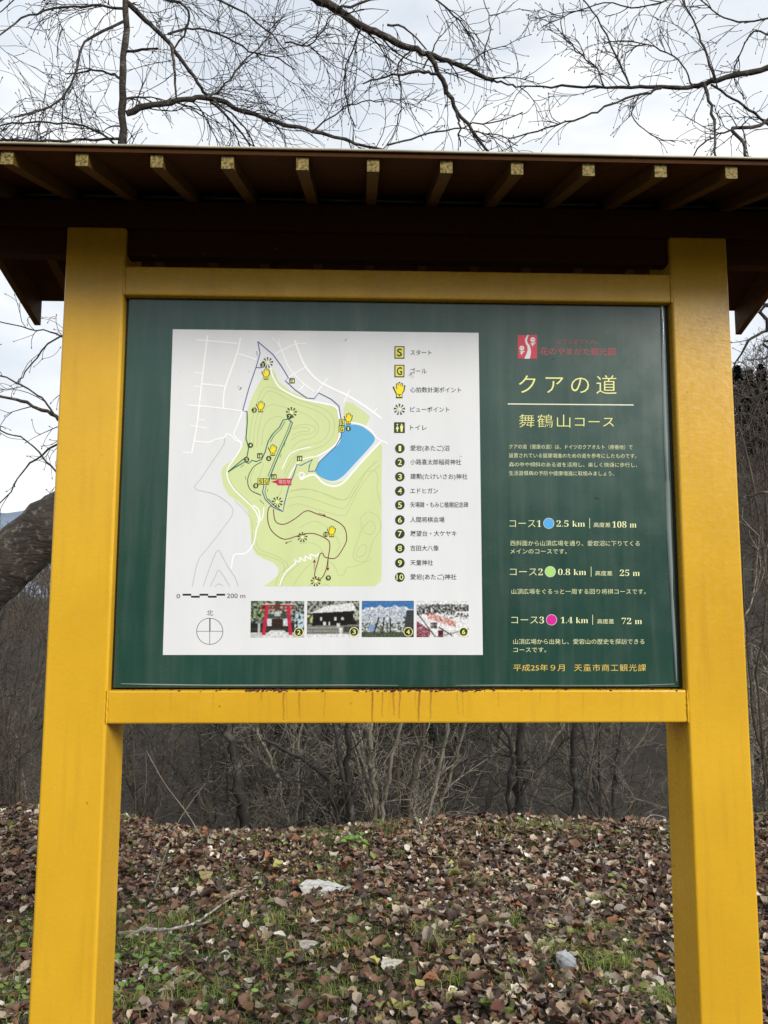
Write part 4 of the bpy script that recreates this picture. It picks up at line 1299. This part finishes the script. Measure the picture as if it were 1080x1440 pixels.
WD = [(212, 1335, .055, 10, 'small green weed above the pair by the left post'), (250, 1385, .055, 10, 'green weed between the white stick and the bottom edge'), (18, 1350, .06, 9, 'weed left of the left post, middle one of three'),
      (330, 1350, .04, 7, 'sprig of green right of the white stick end'), (190, 1352, .075, 14, 'bright green broad-leaved weed touching the inner side of the left post'), (232, 1362, .07, 12, 'leafy green weed just right of the one at the left post'), (205, 1385, .06, 10, 'low green weed below the pair by the left post'),
      (178, 1402, .06, 10, 'green weed nearest the bottom of the left post'), (300, 1425, .05, 9, 'small green weed at the bottom edge between the posts'), (345, 1405, .05, 8, 'clover-like weed right of the bottom edge weed'),
      (500, 1192, .10, 12, 'green weed high on the leafy bank behind the rail'), (255, 1338, .05, 8, 'weed with small leaves under the white stick'), (15, 1400, .06, 10, 'green weed left of the left post near the bottom corner'), (28, 1300, .05, 7, 'small weed left of the left post'),
      (455, 1380, .04, 8, 'tiny yellow-green weed below the greyish leaf'), (420, 1430, .05, 8, 'green weed at the bottom edge in the middle'), (590, 1425, .035, 6, 'yellowish seedling at the bottom right of the gap')]
for k, (x, y, s, n_, lb) in enumerate(WD): weed(x, y, s, n_, lb, 50 + k, (.16, .30, .04) if k % 3 else (.24, .36, .06))

# ---------------------------------------------------------------- sticks and dry stalks


def stick(name, px_pts, rads, mat, label, cat, lift=.02, twigs=0, seed=1, Y=None):
    pts = []
    for k, (x, y) in enumerate(px_pts):
        p = on_ground(x, y) if Y is None else at(x, y, Y)
        if Y is None: p = p + Vector((0, 0, lift))
        pts.append(p)
    S = smooth_line(pts, 6); n_ = len(S)
    rr = np.interp(np.linspace(0, 1, n_), np.linspace(0, 1, len(rads)), rads)
    r_ = random.Random(seed); S = [p + Vector((r_.gauss(0, 1), r_.gauss(0, 1), r_.gauss(0, 1))) * .0025 for p in S]
    tb = Tubes(); tb.add(S, rr * np.array([r_.uniform(.8, 1.2) for _ in S]), 7)
    if twigs: sprout(tb, r_, [tuple(p) for p in S], dirs_of(S), rads[-1] * .9, .16, 1, twigs, minr=.0011)
    return tag(tb.build(name, mat, None), label, cat)


M['lichen'] = m_bark('lichened_stick', (0.10, 0.085, 0.07), (0.40, 0.37, 0.32), 30, (0.72, 0.72, 0.68), (1, 1, 1))
stick('stick', [(165, 1322), (205, 1318), (240, 1316), (275, 1306), (305, 1286), (325, 1272), (346, 1257)], [.008, .0075, .0065, .005, .0035], M['lichen'], 'lichen covered white stick curving up from the left post', 'stick', .03, 2)
stick('stick', [(228, 1334), (250, 1326), (262, 1318)], [.003, .002], M['pale_bark'], 'short thin twig just below the white stick', 'stick', .02)
stick('stick', [(170, 1275), (200, 1262), (255, 1243)], [.003, .002], M['thicket'], 'brown twig lying above the white stick', 'stick', .02)


M['straw'] = m_bark('dry_straw', (0.20, 0.18, 0.14), (0.38, 0.34, 0.28), 20)


def stalk(pxs, Y, rads, label, seed):
    pts = [at(x, y, Y + k * .02) for k, (x, y) in enumerate(pxs)]
    S = smooth_line(pts, 5); rr = np.interp(np.linspace(0, 1, len(S)), np.linspace(0, 1, len(rads)), rads) * .9
    tb = Tubes(); tb.add(S, rr, 5); r_ = random.Random(seed)
    sprout(tb, r_, [tuple(p) for p in S], dirs_of(S), .0011, .09, 0, 9, minr=.0008)
    tag(tb.build('dry_stalk', M['straw'], None), label, 'stalk')


stalk([(280, 1172), (262, 1142), (232, 1102), (206, 1056)], 3.0, [.0032, .0028, .0022, .0016], 'tall pale dry stalk leaning left behind the left post', 1)
stalk([(205, 1300), (214, 1262), (228, 1215), (246, 1166), (262, 1138), (288, 1102)], 2.6, [.0036, .003, .0024, .0014], 'thin dry stalk rising beside the left post and crossing the leaning one', 2)
stalk([(205, 1062), (206, 1090), (203, 1130)], 3.1, [.0014, .001], 'broken stalk tip hanging from the tall pale stalk', 3)
stalk([(905, 1160), (910, 1150), (920, 1146), (935, 1150), (938, 1158)], 3.2, [.004, .003, .002], 'pale looped stem arching over the leaves near the right post', 4)
stalk([(592, 1172), (586, 1150), (578, 1128)], 3.5, [.003, .0016], 'short pale stalk on the crest of the bank', 5)
stalk([(596, 1172), (604, 1140), (612, 1112)], 3.5, [.003, .0014], 'forked pale stalk on the crest right of the short one', 6)

# ---------------------------------------------------------------- cherry trees overhead


def tree(name, label, cat, base, limbs, barkmat, twigmat, seed, group=None):
    root = tag(empty(name, base), label, cat, group)
    return root


def limb_from_px(pl, Y, dY=0.0):
    return [at(x, y, Y + dY * k / max(1, len(pl) - 1)) for k, (x, y) in enumerate(pl)]


def px_r(w, Y): return w * .5 * (Y + 1.81) / F


def build_limb(T, pl, Y, w0, w1, rng_, TW=None, per=9, ln=.35, lev=2, dY=0.0, k=8, jit=.0045, curl=1.3, grav=-.25, r0=None):
    P_ = smooth_line(limb_from_px(pl, Y, dY), 4)
    P_ = [P_[0]] + [p + Vector((rng_.gauss(0, jit), rng_.gauss(0, jit), rng_.gauss(0, jit))) for p in P_[1:-1]] + [P_[-1]]
    r_ = np.linspace(px_r(w0, Y), px_r(w1, Y), len(P_)) * np.array([rng_.uniform(.92, 1.1) for _ in P_])
    T.add(P_, r_, k)
    if TW is not None:
        sprout(TW, rng_, [tuple(p) for p in P_], dirs_of(P_), r0 or max(.0036, px_r(w1, Y) * .7), ln, lev, per, (.35, .95), curl * .7, .10, grav, .0018, .02, True)
    return P_


# tree A: the thick leaning trunk at the left, its upright stem and spreading limbs
YA = 2.75
rngA = random.Random(77)
baseA = at(-250, 1150, YA); baseA.z = height(baseA.x, baseA.y) - .02
ca = tag(empty('cherry_tree', baseA), 'old bare cherry tree with a thick leaning trunk beside the left post', 'tree')
T = Tubes()
TP = [baseA + Vector((-.1, 0, -.25)), baseA + Vector((0, 0, .02)), at(-170, 985, YA), at(-70, 866, YA), at(0, 799, YA), at(72, 741, YA), at(140, 692, YA), at(182, 640, YA), at(205, 560, YA)]
S = smooth_line(TP, 8)
rad = np.interp(np.linspace(0, 1, len(S)), [0, .2, .55, .75, 1], [.24, .20, .165, .16, .07])
bm_pts = [p + Vector((rngA.gauss(0, .004), rngA.gauss(0, .004), rngA.gauss(0, .004))) for p in S]
T.add(bm_pts, rad * np.array([rngA.uniform(.95, 1.06) for _ in S]), 20)
T.build('trunk', M['cherry'], ca)
LIMB, TW = Tubes(), Tubes()
build_limb(LIMB, [(182, 640), (180, 500), (174, 330), (172, 205), (173, 120), (177, 40), (176, -60)], YA, 15, 7.5, rngA, TW, 5, .4, 2)
for pl, w0, w1, dY, per in [([(178, 160), (215, 148), (262, 141), (292, 137), (345, 157), (400, 176), (440, 185), (500, 201), (548, 214)], 9.5, 4, .25, 8),
                            ([(177, 2), (205, 30), (232, 55), (262, 92), (282, 124), (297, 141), (330, 175), (352, 205)], 8, 3, .35, 9), ([(178, 72), (200, 70), (222, 68)], 4.5, 2.5, -.1, 7),
                            ([(176, 12), (130, 8), (75, 13), (30, 26), (-10, 60)], 4, 2, -.3, 9), ([(172, 112), (150, 101), (120, 100), (92, 104)], 4, 2, .3, 8), ([(240, 62), (245, 95), (248, 138)], 5, 3, 0, 8),
                            ([(236, 48), (270, 40), (310, 48), (350, 70), (385, 80), (415, 98)], 3.6, 2, .3, 10), ([(290, 137), (318, 118), (340, 88), (372, 60), (400, 20)], 3, 1.8, .4, 10),
                            ([(178, -20), (215, -5), (262, 10), (262, 40), (243, 72)], 5, 2.5, .2, 8), ([(176, -30), (240, -25), (310, 0), (360, 30), (400, 70)], 5, 2, .5, 10),
                            ([(174, 30), (120, 60), (100, 120), (70, 150), (20, 165)], 4, 2, -.4, 9), ([(172, 195), (120, 197), (65, 199), (20, 196), (-40, 198)], 4, 3, -.3, 12), ([(172, 210), (130, 182), (80, 172), (30, 172), (-20, 182)], 3.4, 2, -.2, 10),
                            ([(300, 140), (345, 180), (360, 210)], 3, 2, .1, 8), ([(178, -40), (130, -30), (60, -20), (-30, 10)], 5, 3, -.6, 9), ([(440, 185), (470, 160), (500, 145), (540, 142)], 2.6, 1.6, .1, 9)]:
    build_limb(LIMB, pl, YA, w0, w1, rngA, TW, per * 1.2, .5, 1, dY, 7)
# limbs seen against the sky left of the left post
for pl, w0, w1, per in [([(100, 600), (80, 586), (52, 574), (22, 562), (-20, 552)], 6, 3.5, 9), ([(100, 600), (70, 574), (55, 556), (20, 537), (-20, 520)], 3.4, 2, 8), ([(95, 680), (72, 655), (38, 622), (0, 604), (-30, 600)], 2.8, 1.6, 9),
                        ([(110, 610), (60, 640), (30, 665), (10, 700), (-20, 715)], 3, 1.6, 9), ([(100, 470), (60, 492), (30, 530), (22, 540)], 2.6, 1.5, 8), ([(110, 490), (80, 470), (40, 462), (-10, 448)], 2.6, 1.5, 9)]:
    build_limb(LIMB, [(180, pl[0][1] + 22)] + pl, YA, w0 * 1.2, w1, rngA, TW, per * .7, .26, 1, .05, 6)
LIMB.build('limb', M['cherry'], ca); tag(TW.build('twigs', M['twig'], ca), kind='stuff')

# tree B: stands behind the photographer on the left, one heavy limb reaches over the roof
rngB = random.Random(5)
cb = tag(empty('cherry_tree', (-3.4, -3.2, height(-3.4, -3.2))), 'bare cherry tree whose heavy limb slants down over the middle of the roof', 'tree')
T = Tubes(); hub = Vector((-2.6, -1.9, 4.3)); YBt = 2.1
S = smooth_line([Vector((-3.4, -3.2, -.3)), Vector((-3.35, -3.1, .6)), Vector((-3.1, -2.7, 2.2)), hub], 6)
T.add(S, np.linspace(.2, .13, len(S)), 16); T.build('trunk', M['cherry'], cb)
LIMB, TW = Tubes(), Tubes()
start = at(432, -8, YBt)
S = smooth_line([hub, hub.lerp(start, .3) + Vector((0, 0, .9)), hub.lerp(start, .7) + Vector((0, 0, .75)), start], 6)
LIMB.add(S, np.linspace(.12, px_r(13, YBt), len(S)), 12)
sprout(TW, rngB, [tuple(p) for p in S[10:]], dirs_of(S[10:]), .006, .7, 2, 3, grav=-.1, minr=.0017)
for pl, w0, w1, dY, per, ln in [([(432, -8), (470, 12), (510, 36), (545, 55), (580, 68), (610, 77), (650, 95), (694, 113)], 13, 6, .3, 7, .32), ([(600, 74), (620, 110), (638, 150), (662, 184), (690, 217)], 8, 3.5, .2, 9, .26),
                                ([(615, 104), (590, 101), (565, 104), (535, 109), (510, 118)], 4.5, 2.2, 0, 9, .26), ([(545, 35), (575, 42), (600, 70)], 3.4, 2, .1, 7, .25), ([(596, 95), (604, 76), (620, 50)], 3, 1.8, .1, 8, .2),
                                ([(640, 150), (646, 175), (647, 206)], 4, 2.2, 0, 7, .16), ([(400, 60), (440, 60), (470, 20), (500, 30)], 2.6, 1.6, 0, 10, .26), ([(510, 36), (490, 80), (485, 130), (500, 180)], 2.6, 1.6, .3, 9, .3),
                                ([(694, 113), (715, 120), (740, 121)], 3.2, 1.8, 0, 6, .2), ([(650, 95), (680, 70), (690, 40), (680, 0)], 2.4, 1.5, .2, 8, .25), ([(545, 204), (590, 192), (640, 180), (690, 172), (735, 158)], 3, 1.8, .2, 7, .18),
                                ([(580, 68), (560, 95), (565, 140), (555, 185)], 2.8, 1.6, .2, 9, .25), ([(662, 184), (700, 190), (728, 205)], 2, 1.4, .1, 8, .14), ([(470, 12), (520, 0), (590, -10), (640, 20), (660, 50)], 4, 2, .4, 9, .3)]:
    build_limb(LIMB, pl, YBt, w0, w1, rngB, TW, per * 1.1, ln * 1.3, 1, dY, 8)
LIMB.build('limb', M['cherry'], cb); tag(TW.build('twigs', M['twig'], cb), kind='stuff')

# tree C: stands outside the frame on the right
rngC = random.Random(9)
bC = Vector((4.6, 2.4, height(4.6, 2.4)))
cc_ = tag(empty('cherry_tree', bC), 'bare cherry tree reaching in from the right over the roof corner', 'tree')
T = Tubes(); YCt = 2.3
S = smooth_line([bC + Vector((0, 0, -.3)), bC + Vector((0, 0, .5)), bC + Vector((-.3, 0, 2.4)), bC + Vector((-.7, -.05, 4.2)), bC + Vector((-.6, 0, 6.0))], 6)
T.add(S, np.linspace(.19, .07, len(S)), 16); T.build('trunk', M['cherry'], cc_)
LIMB, TW = Tubes(), Tubes()
e0 = at(1092, 94, YCt)
S2 = smooth_line([bC + Vector((-.62, -.05, 3.6)), (bC + Vector((-.62, 0, 3.6))).lerp(e0, .5) + Vector((0, 0, .12)), e0], 6)
LIMB.add(S2, np.linspace(.05, px_r(10, YCt), len(S2)), 8)
for pl, w0, w1, dY, per, ln in [([(1092, 94), (1045, 103), (1000, 115), (975, 122), (940, 123), (900, 121.5), (850, 123), (790, 122), (735, 121)], 9.5, 2.4, .2, 6, .24), ([(930, 124), (900, 133), (860, 147), (820, 165), (770, 180), (715, 195)], 4, 2, 0, 7, .2),
                                ([(990, 118), (1000, 150), (1005, 190), (1006, 232)], 5, 3, -.2, 6, .2), ([(1006, 112), (992, 75), (980, 40), (958, -5)], 4, 2.4, .1, 7, .25), ([(1100, 190), (1060, 160), (1030, 138), (1000, 119)], 3.8, 3, -.2, 6, .2),
                                ([(1100, 150), (1070, 175), (1030, 180), (1044, 200), (1056, 235)], 5.5, 4, -.3, 6, .2), ([(1030, 182), (1008, 190), (985, 206), (968, 230)], 3, 2, 0, 8, .18), ([(885, 120), (866, 78), (840, 25), (812, -10)], 3, 2, .1, 7, .22),
                                ([(975, 122), (960, 92), (930, 70), (890, 58), (850, 62)], 2.6, 1.5, .1, 8, .2), ([(1100, 20), (1060, 30), (1020, 25), (985, 0)], 3, 2, .1, 9, .25), ([(1100, 55), (1060, 45), (1040, 80), (1030, 105)], 2.8, 1.8, .2, 8, .2),
                                ([(850, 123), (838, 95), (810, 70), (790, 40), (792, 5)], 2.4, 1.4, .1, 8, .22), ([(900, 131), (890, 160), (915, 190), (950, 200)], 2, 1.3, 0, 7, .14), ([(960, -10), (900, 10), (850, 5), (800, 20), (760, 40)], 2.4, 1.4, .2, 8, .24)]:
    build_limb(LIMB, pl, YCt, w0, w1, rngC, TW, per * 1.5, ln * 1.2, 1, dY, 7, .004, 1.0)
# low limbs right of the right post
for pl, w0, w1 in [([(1120, 430), (1080, 462), (1052, 480), (1030, 520)], 3.4, 2), ([(1130, 560), (1090, 548), (1055, 560), (1030, 552)], 2.4, 1.5), ([(1120, 480), (1085, 500), (1050, 506)], 2.4, 1.5), ([(1140, 700), (1090, 690), (1050, 700), (1035, 715)], 3, 1.6)]:
    build_limb(LIMB, [(1640, pl[0][1] + 90)] + pl, YCt, w0 * 2.4, w1, rngC, TW, 7, .2, 1, 0, 6)
LIMB.build('limb', M['cherry'], cc_); tag(TW.build('twigs', M['twig'], cc_), kind='stuff')

# ---------------------------------------------------------------- thicket just behind the bank


def sapling(stems, Y, mat, label, seed, per=4, ln=.8, group='bare saplings behind the bank', lev=2):
    """stems: list of (pixel polyline, w0, w1); foot carried down to the slope"""
    r_ = random.Random(seed)
    x0_, y0_ = stems[0][0][0]
    foot = at(x0_, y0_, Y); foot.z = height(foot.x, Y)
    root = tag(empty('bare_sapling', foot), label, 'tree', group)
    TW = Tubes()
    for pl, w0, w1 in stems:
        P_ = limb_from_px(pl, Y, .3 * r_.uniform(-1, 1))
        g = P_[0].copy(); g.z = height(g.x, g.y) - .1; g.x += (foot.x - g.x) * .6
        S_ = smooth_line([g] + P_, 5); S_ = [S_[0]] + [p + Vector((r_.gauss(0, .012), r_.gauss(0, .012), 0)) for p in S_[1:]]
        tb = Tubes(); tb.add(S_, np.linspace(px_r(w0, Y) * 1.15, px_r(w1, Y), len(S_)) * np.array([r_.uniform(.9, 1.12) for _ in S_]), 7)
        tb.build('trunk', mat, root)
        sprout(TW, r_, [tuple(p) for p in S_], dirs_of(S_), px_r(w1, Y) * .5, ln, lev, per, (.4, 1.1), .9, .10, .12, .0028, .2)
    tag(TW.build('twigs', mat, root), kind='stuff')


sapling([([(346, 1175), (338, 1120), (331, 1070), (318, 1022), (300, 960)], 14, 9), ([(331, 1075), (318, 1030), (290, 990)], 6, 4)], 5.0, M['dark_bark'], 'dark mossy sapling with a bend right of the left post, lichen on its bark', 1)
sapling([([(492, 1180), (484, 1110), (476, 1060), (462, 990)], 9, 6), ([(500, 1180), (492, 1120), (488, 1060), (486, 990)], 10, 7), ([(480, 1180), (470, 1130), (455, 1090), (410, 1060), (372, 1040)], 7, 4)], 4.9, M['dark_bark'], 'clump of dark stems left of the middle with a branch sweeping left', 2, 4, .7)
sapling([([(528, 1180), (526, 1120), (520, 1060), (518, 990)], 8, 5), ([(534, 1180), (540, 1120), (552, 1060), (572, 990)], 7, 4)], 5.3, M['pale_bark'], 'pale V-shaped sapling in the middle of the gap under the board', 3, 4, .7)
sapling([([(566, 1180), (574, 1120), (588, 1060), (604, 990)], 9, 6), ([(560, 1175), (562, 1110), (560, 1040), (566, 980)], 6, 4)], 5.6, M['thicket'], 'grey leaning sapling right of the pale V-shaped one', 4, 4, .7)
sapling([([(600, 1180), (610, 1110), (624, 1050), (634, 990)], 6, 4), ([(606, 1180), (625, 1120), (640, 1070), (655, 1000)], 5, 3)], 5.4, M['pale_bark'], 'slender pale stems leaning right near the middle', 5, 4, .6)
sapling([([(680, 1180), (690, 1110), (700, 1060), (706, 990)], 6, 4)], 5.7, M['thicket'], 'single thin grey sapling left of the dark upright trunk', 6, 4, .7)
sapling([([(730, 1175), (730, 1110), (732, 1060), (732, 980)], 13, 9), ([(722, 1175), (716, 1110), (720, 1060), (700, 1000)], 7, 5)], 5.2, M['dark_bark'], 'dark upright trunk with a twin stem right of the middle', 7, 4, .7)
sapling([([(738, 1175), (752, 1110), (770, 1060), (800, 1000)], 5, 3), ([(712, 1175), (714, 1120), (720, 1070), (742, 1000)], 6, 4), ([(742, 1175), (770, 1130), (806, 1112), (812, 1108)], 4, 3)], 5.5, M['pale_bark'], 'pale fanned stems springing beside the dark upright trunk', 8, 4, .6)
sapling([([(809, 1175), (809, 1110), (806, 1060), (808, 980)], 11, 8)], 5.1, M['dark_bark'], 'straight dark trunk third from the right post', 9, 4, .7)
sapling([([(845, 1175), (828, 1120), (832, 1070), (850, 1000)], 4, 3)], 6.2, M['thicket'], 'thin crooked sapling near the right post', 10, 4, .8)
sapling([([(214, 1175), (222, 1110), (236, 1060), (248, 990)], 6, 4), ([(206, 1175), (190, 1110), (185, 1050), (200, 990)], 5, 3)], 6.0, M['thicket'], 'forked grey sapling beside the left post', 11, 5, .8)
sapling([([(410, 1180), (398, 1130), (388, 1090), (372, 1050), (350, 1000)], 5, 3), ([(414, 1180), (418, 1120), (420, 1060), (425, 990)], 4, 3)], 6.4, M['pale_bark'], 'thin curved sapling between the dark bend and the dark clump', 12, 5, .8)
sapling([([(20, 1170), (28, 1080), (40, 1000), (60, 900)], 6, 3), ([(30, 1160), (14, 1080), (4, 1000), (-20, 900)], 5, 3)], 6.0, M['thicket'], 'grey sapling left of the left post', 13, 5, .8)
sapling([([(1078, 1170), (1074, 1080), (1068, 950), (1080, 820)], 5, 3), ([(1090, 1160), (1060, 1010), (1050, 900), (1046, 780)], 4, 2.5)], 7.0, M['thicket'], 'grey sapling right of the right post', 14, 5, .9)

# ---------------------------------------------------------------- valley thicket: individual bare trees, copied


def bare_tree_mesh(seed, H=5.0, stems=2, mats='thicket', per=2.2, lev=2, minr=.006, ln=1.6, grav=.35):
    r_ = random.Random(seed)
    Tt, Tw = Tubes(), Tubes()
    for s in range(stems):
        d = side_dir(r_, (0, 0, 1), r_.uniform(.05, .35))
        P_, D_ = walk(r_, (r_.gauss(0, .1), r_.gauss(0, .1), -.4), d, H * r_.uniform(.8, 1.1), 9, .5, .06, .15)
        r0_ = H * .010 * r_.uniform(.8, 1.2)
        Tt.add(P_, np.linspace(r0_, r0_ * .25, len(P_)), 6)
        sprout(Tw, r_, P_, D_, r0_ * .35, ln, lev, per, (.4, 1.1), .8, .08, grav, minr, .12)
    return Tt, Tw


PROT = []
for k in range(5):
    Tt, Tw = bare_tree_mesh(300 + k, 5.2, 2 + k % 3, per=2.0)
    a_ = mesh('trunk', np.concatenate(Tt.V), np.concatenate(Tt.F)); b_ = mesh('twigs', np.concatenate(Tw.V), np.concatenate(Tw.F))
    mt = [M['thicket'], M['dark_bark'], M['pale_bark'], M['thicket'], M['dark_bark']][k]
    a_.materials.append(mt); b_.materials.append(mt)
    PROT.append((a_, b_))
r_ = random.Random(66)
spots = []
tries = 0
while len(spots) < 32 and tries < 4000:
    tries += 1
    y = r_.uniform(8.5, 18); x = r_.uniform(-.62, .66) * (y + 1.8)
    if all((x - a) ** 2 + (y - b) ** 2 > .8 for a, b in spots): spots.append((x, y))
KL = ['many-stemmed grey tree in the valley thicket behind the bank', 'dark bare tree in the valley thicket behind the bank', 'pale bare tree in the valley thicket behind the bank']
for k, (x, y) in enumerate(spots):
    kk = k % 5
    root = empty('bare_tree', (x, y, height(x, y)))
    root.rotation_euler.z = r_.uniform(0, 6.28); s_ = r_.uniform(.75, 1.25) * (.72 if x < -.2 * y else 1); root.scale = (s_, s_, s_)
    tag(root, KL[[0, 1, 2, 0, 1][kk]], 'tree', ['grey thicket trees', 'dark thicket trees', 'pale thicket trees'][[0, 1, 2, 0, 1][kk]])
    for nm, me in (('trunk', PROT[kk][0]), ('twigs', PROT[kk][1])):
        o = bpy.data.objects.new(nm, me); COL.objects.link(o); o.parent = root

# low tangle of brush on the slope (one mass)
Tb = Tubes(); r_ = random.Random(90)
for k in range(290):
    y = r_.uniform(4.6, 13); x = r_.uniform(-.64, .66) * (y + 1.8); z = height(x, y)
    for q in range(3):
        P_, D_ = walk(r_, (x, y, z - .05), side_dir(r_, (0, 0, 1), r_.uniform(.2, 1.1)), r_.uniform(.5, 1.7), 7, 1.0, .12, -.1)
        Tb.add(P_, np.linspace(.006, .0028, 8), 3)
        sprout(Tb, r_, P_, D_, .0034, .4, 0, 5, minr=.0024)
o = Tb.build('undergrowth', M['thicket'], None); tag(o, 'tangled leafless brush on the slope behind the bank', 'brush', kind='stuff')

# ---------------------------------------------------------------- wooded hillside (a mass) and conifers on its shoulder
protos = []
for k in range(6):
    r_ = random.Random(700 + k); Tt = Tubes()
    P_, D_ = walk(r_, (0, 0, -.5), (0, 0, 1), 9, 7, .35, .05, .2)
    Tt.add(P_, np.linspace(.11, .03, 8), 4)
    sprout(Tt, r_, P_, D_, .045, 3.0, 2, .9, (.4, 1.0), .7, .07, .5, .022, .2)
    protos.append((np.concatenate(Tt.V), np.concatenate(Tt.F)))
r_ = random.Random(71); VV, FF = [], []; base = 0
for k in range(760):
    if k < 640:
        y = 19 + 66 * r_.random() ** .8; x = r_.uniform(-.72, .72) * (y + 2)
    else:
        y = -r_.uniform(20, 55); x = r_.uniform(-1.1, 1.1) * abs(y)
    pv, pf = protos[k % 6]; s_ = r_.uniform(.65, 1.15) * (.7 if y < 30 else 1) * (.6 if x < -.15 * y else .8); a_ = r_.uniform(0, 6.28)
    c_, d_ = math.cos(a_) * s_, math.sin(a_) * s_
    w = np.stack([pv[:, 0] * c_ - pv[:, 1] * d_ + x, pv[:, 0] * d_ + pv[:, 1] * c_ + y, pv[:, 2] * s_ + height(x, y)], -1)
    VV.append(w); FF.append(pf + base); base += len(pv)
o = link('woodland', mesh('woodland', np.concatenate(VV), np.concatenate(FF)), M['wood_far'], None, True)
tag(o, 'leafless grey brown woodland covering the hillsides', 'woodland', kind='stuff')


def conifer(x, y, H, seed, label):
    r_ = random.Random(seed); z = height(x, y)
    root = tag(empty('conifer_tree', (x, y, z)), label, 'tree', 'dark conifers on the hillside')
    tb = Tubes(); tb.add([(x, y, z - .4), (x, y, z + H * .5), (x, y, z + H * .97)], [.16, .1, .02], 6); tb.build('trunk', M['dark_bark'], root)
    Vc, Fc = [], []
    n_ = 2600
    for k in range(n_):
        t_ = r_.random() ** .8; hh = z + H * (.12 + .88 * t_); R_ = H * .20 * (1 - t_) ** .8 * (.75 + .25 * math.sin(t_ * 60)) + .08
        a_ = r_.uniform(0, 6.28); rr_2 = R_ * math.sqrt(r_.random()) * r_.uniform(.8, 1.2)
        p = Vector((x + math.cos(a_) * rr_2, y + math.sin(a_) * rr_2, hh - rr_2 * .25))
        l_ = r_.uniform(.14, .34); d_ = Vector((math.cos(a_), math.sin(a_), r_.uniform(-.5, .1))) * l_; s2 = Vector((-math.sin(a_), math.cos(a_), r_.uniform(-.5, .5))) * l_ * .35
        b = len(Vc); Vc += [tuple(p - s2), tuple(p + d_), tuple(p + s2)]; Fc.append((b, b + 1, b + 2))
    link('crown', mesh('crown', Vc, np.array(Fc)), M['conifer'], root)


CF = [(1036, 514, 52, 7), (1052, 520, 56, 8), (1070, 512, 54, 9), (1092, 500, 56, 9), (1115, 505, 60, 9), (1015, 530, 58, 8), (1060, 540, 50, 6), (985, 560, 58, 7), (1140, 520, 52, 8)]
CL = ['leftmost conifer of the row visible right of the right post, narrow top', 'second conifer right of the right post, shorter', 'tallest pointed conifer near the right edge of the picture', 'conifer cut by the right edge', 'conifer just beyond the right edge',
      'conifer hidden close behind the right post', 'small conifer in front of the taller row', 'conifer behind the board near the right post', 'conifer beyond the right edge behind the others']
for k, (px_, py_, Y, H) in enumerate(CF):
    p = at(px_, py_, Y); g = height(p.x, Y)
    conifer(p.x, Y, max(5, p.z - g), 800 + k, CL[k])
for k, (px_, py_, Y, lb) in enumerate([(418, 1015, 19, 'dark evergreen low in the thicket left of the dark clump'), (400, 1040, 20, 'smaller evergreen beside the one left of the dark clump'), (628, 985, 21, 'dark evergreen low in the thicket right of the middle'), (648, 1000, 22, 'smaller evergreen right of the one in the middle')]):
    p = at(px_, py_, Y); g = height(p.x, Y)
    conifer(p.x, Y, max(2.5, p.z - g), 900 + k, lb)
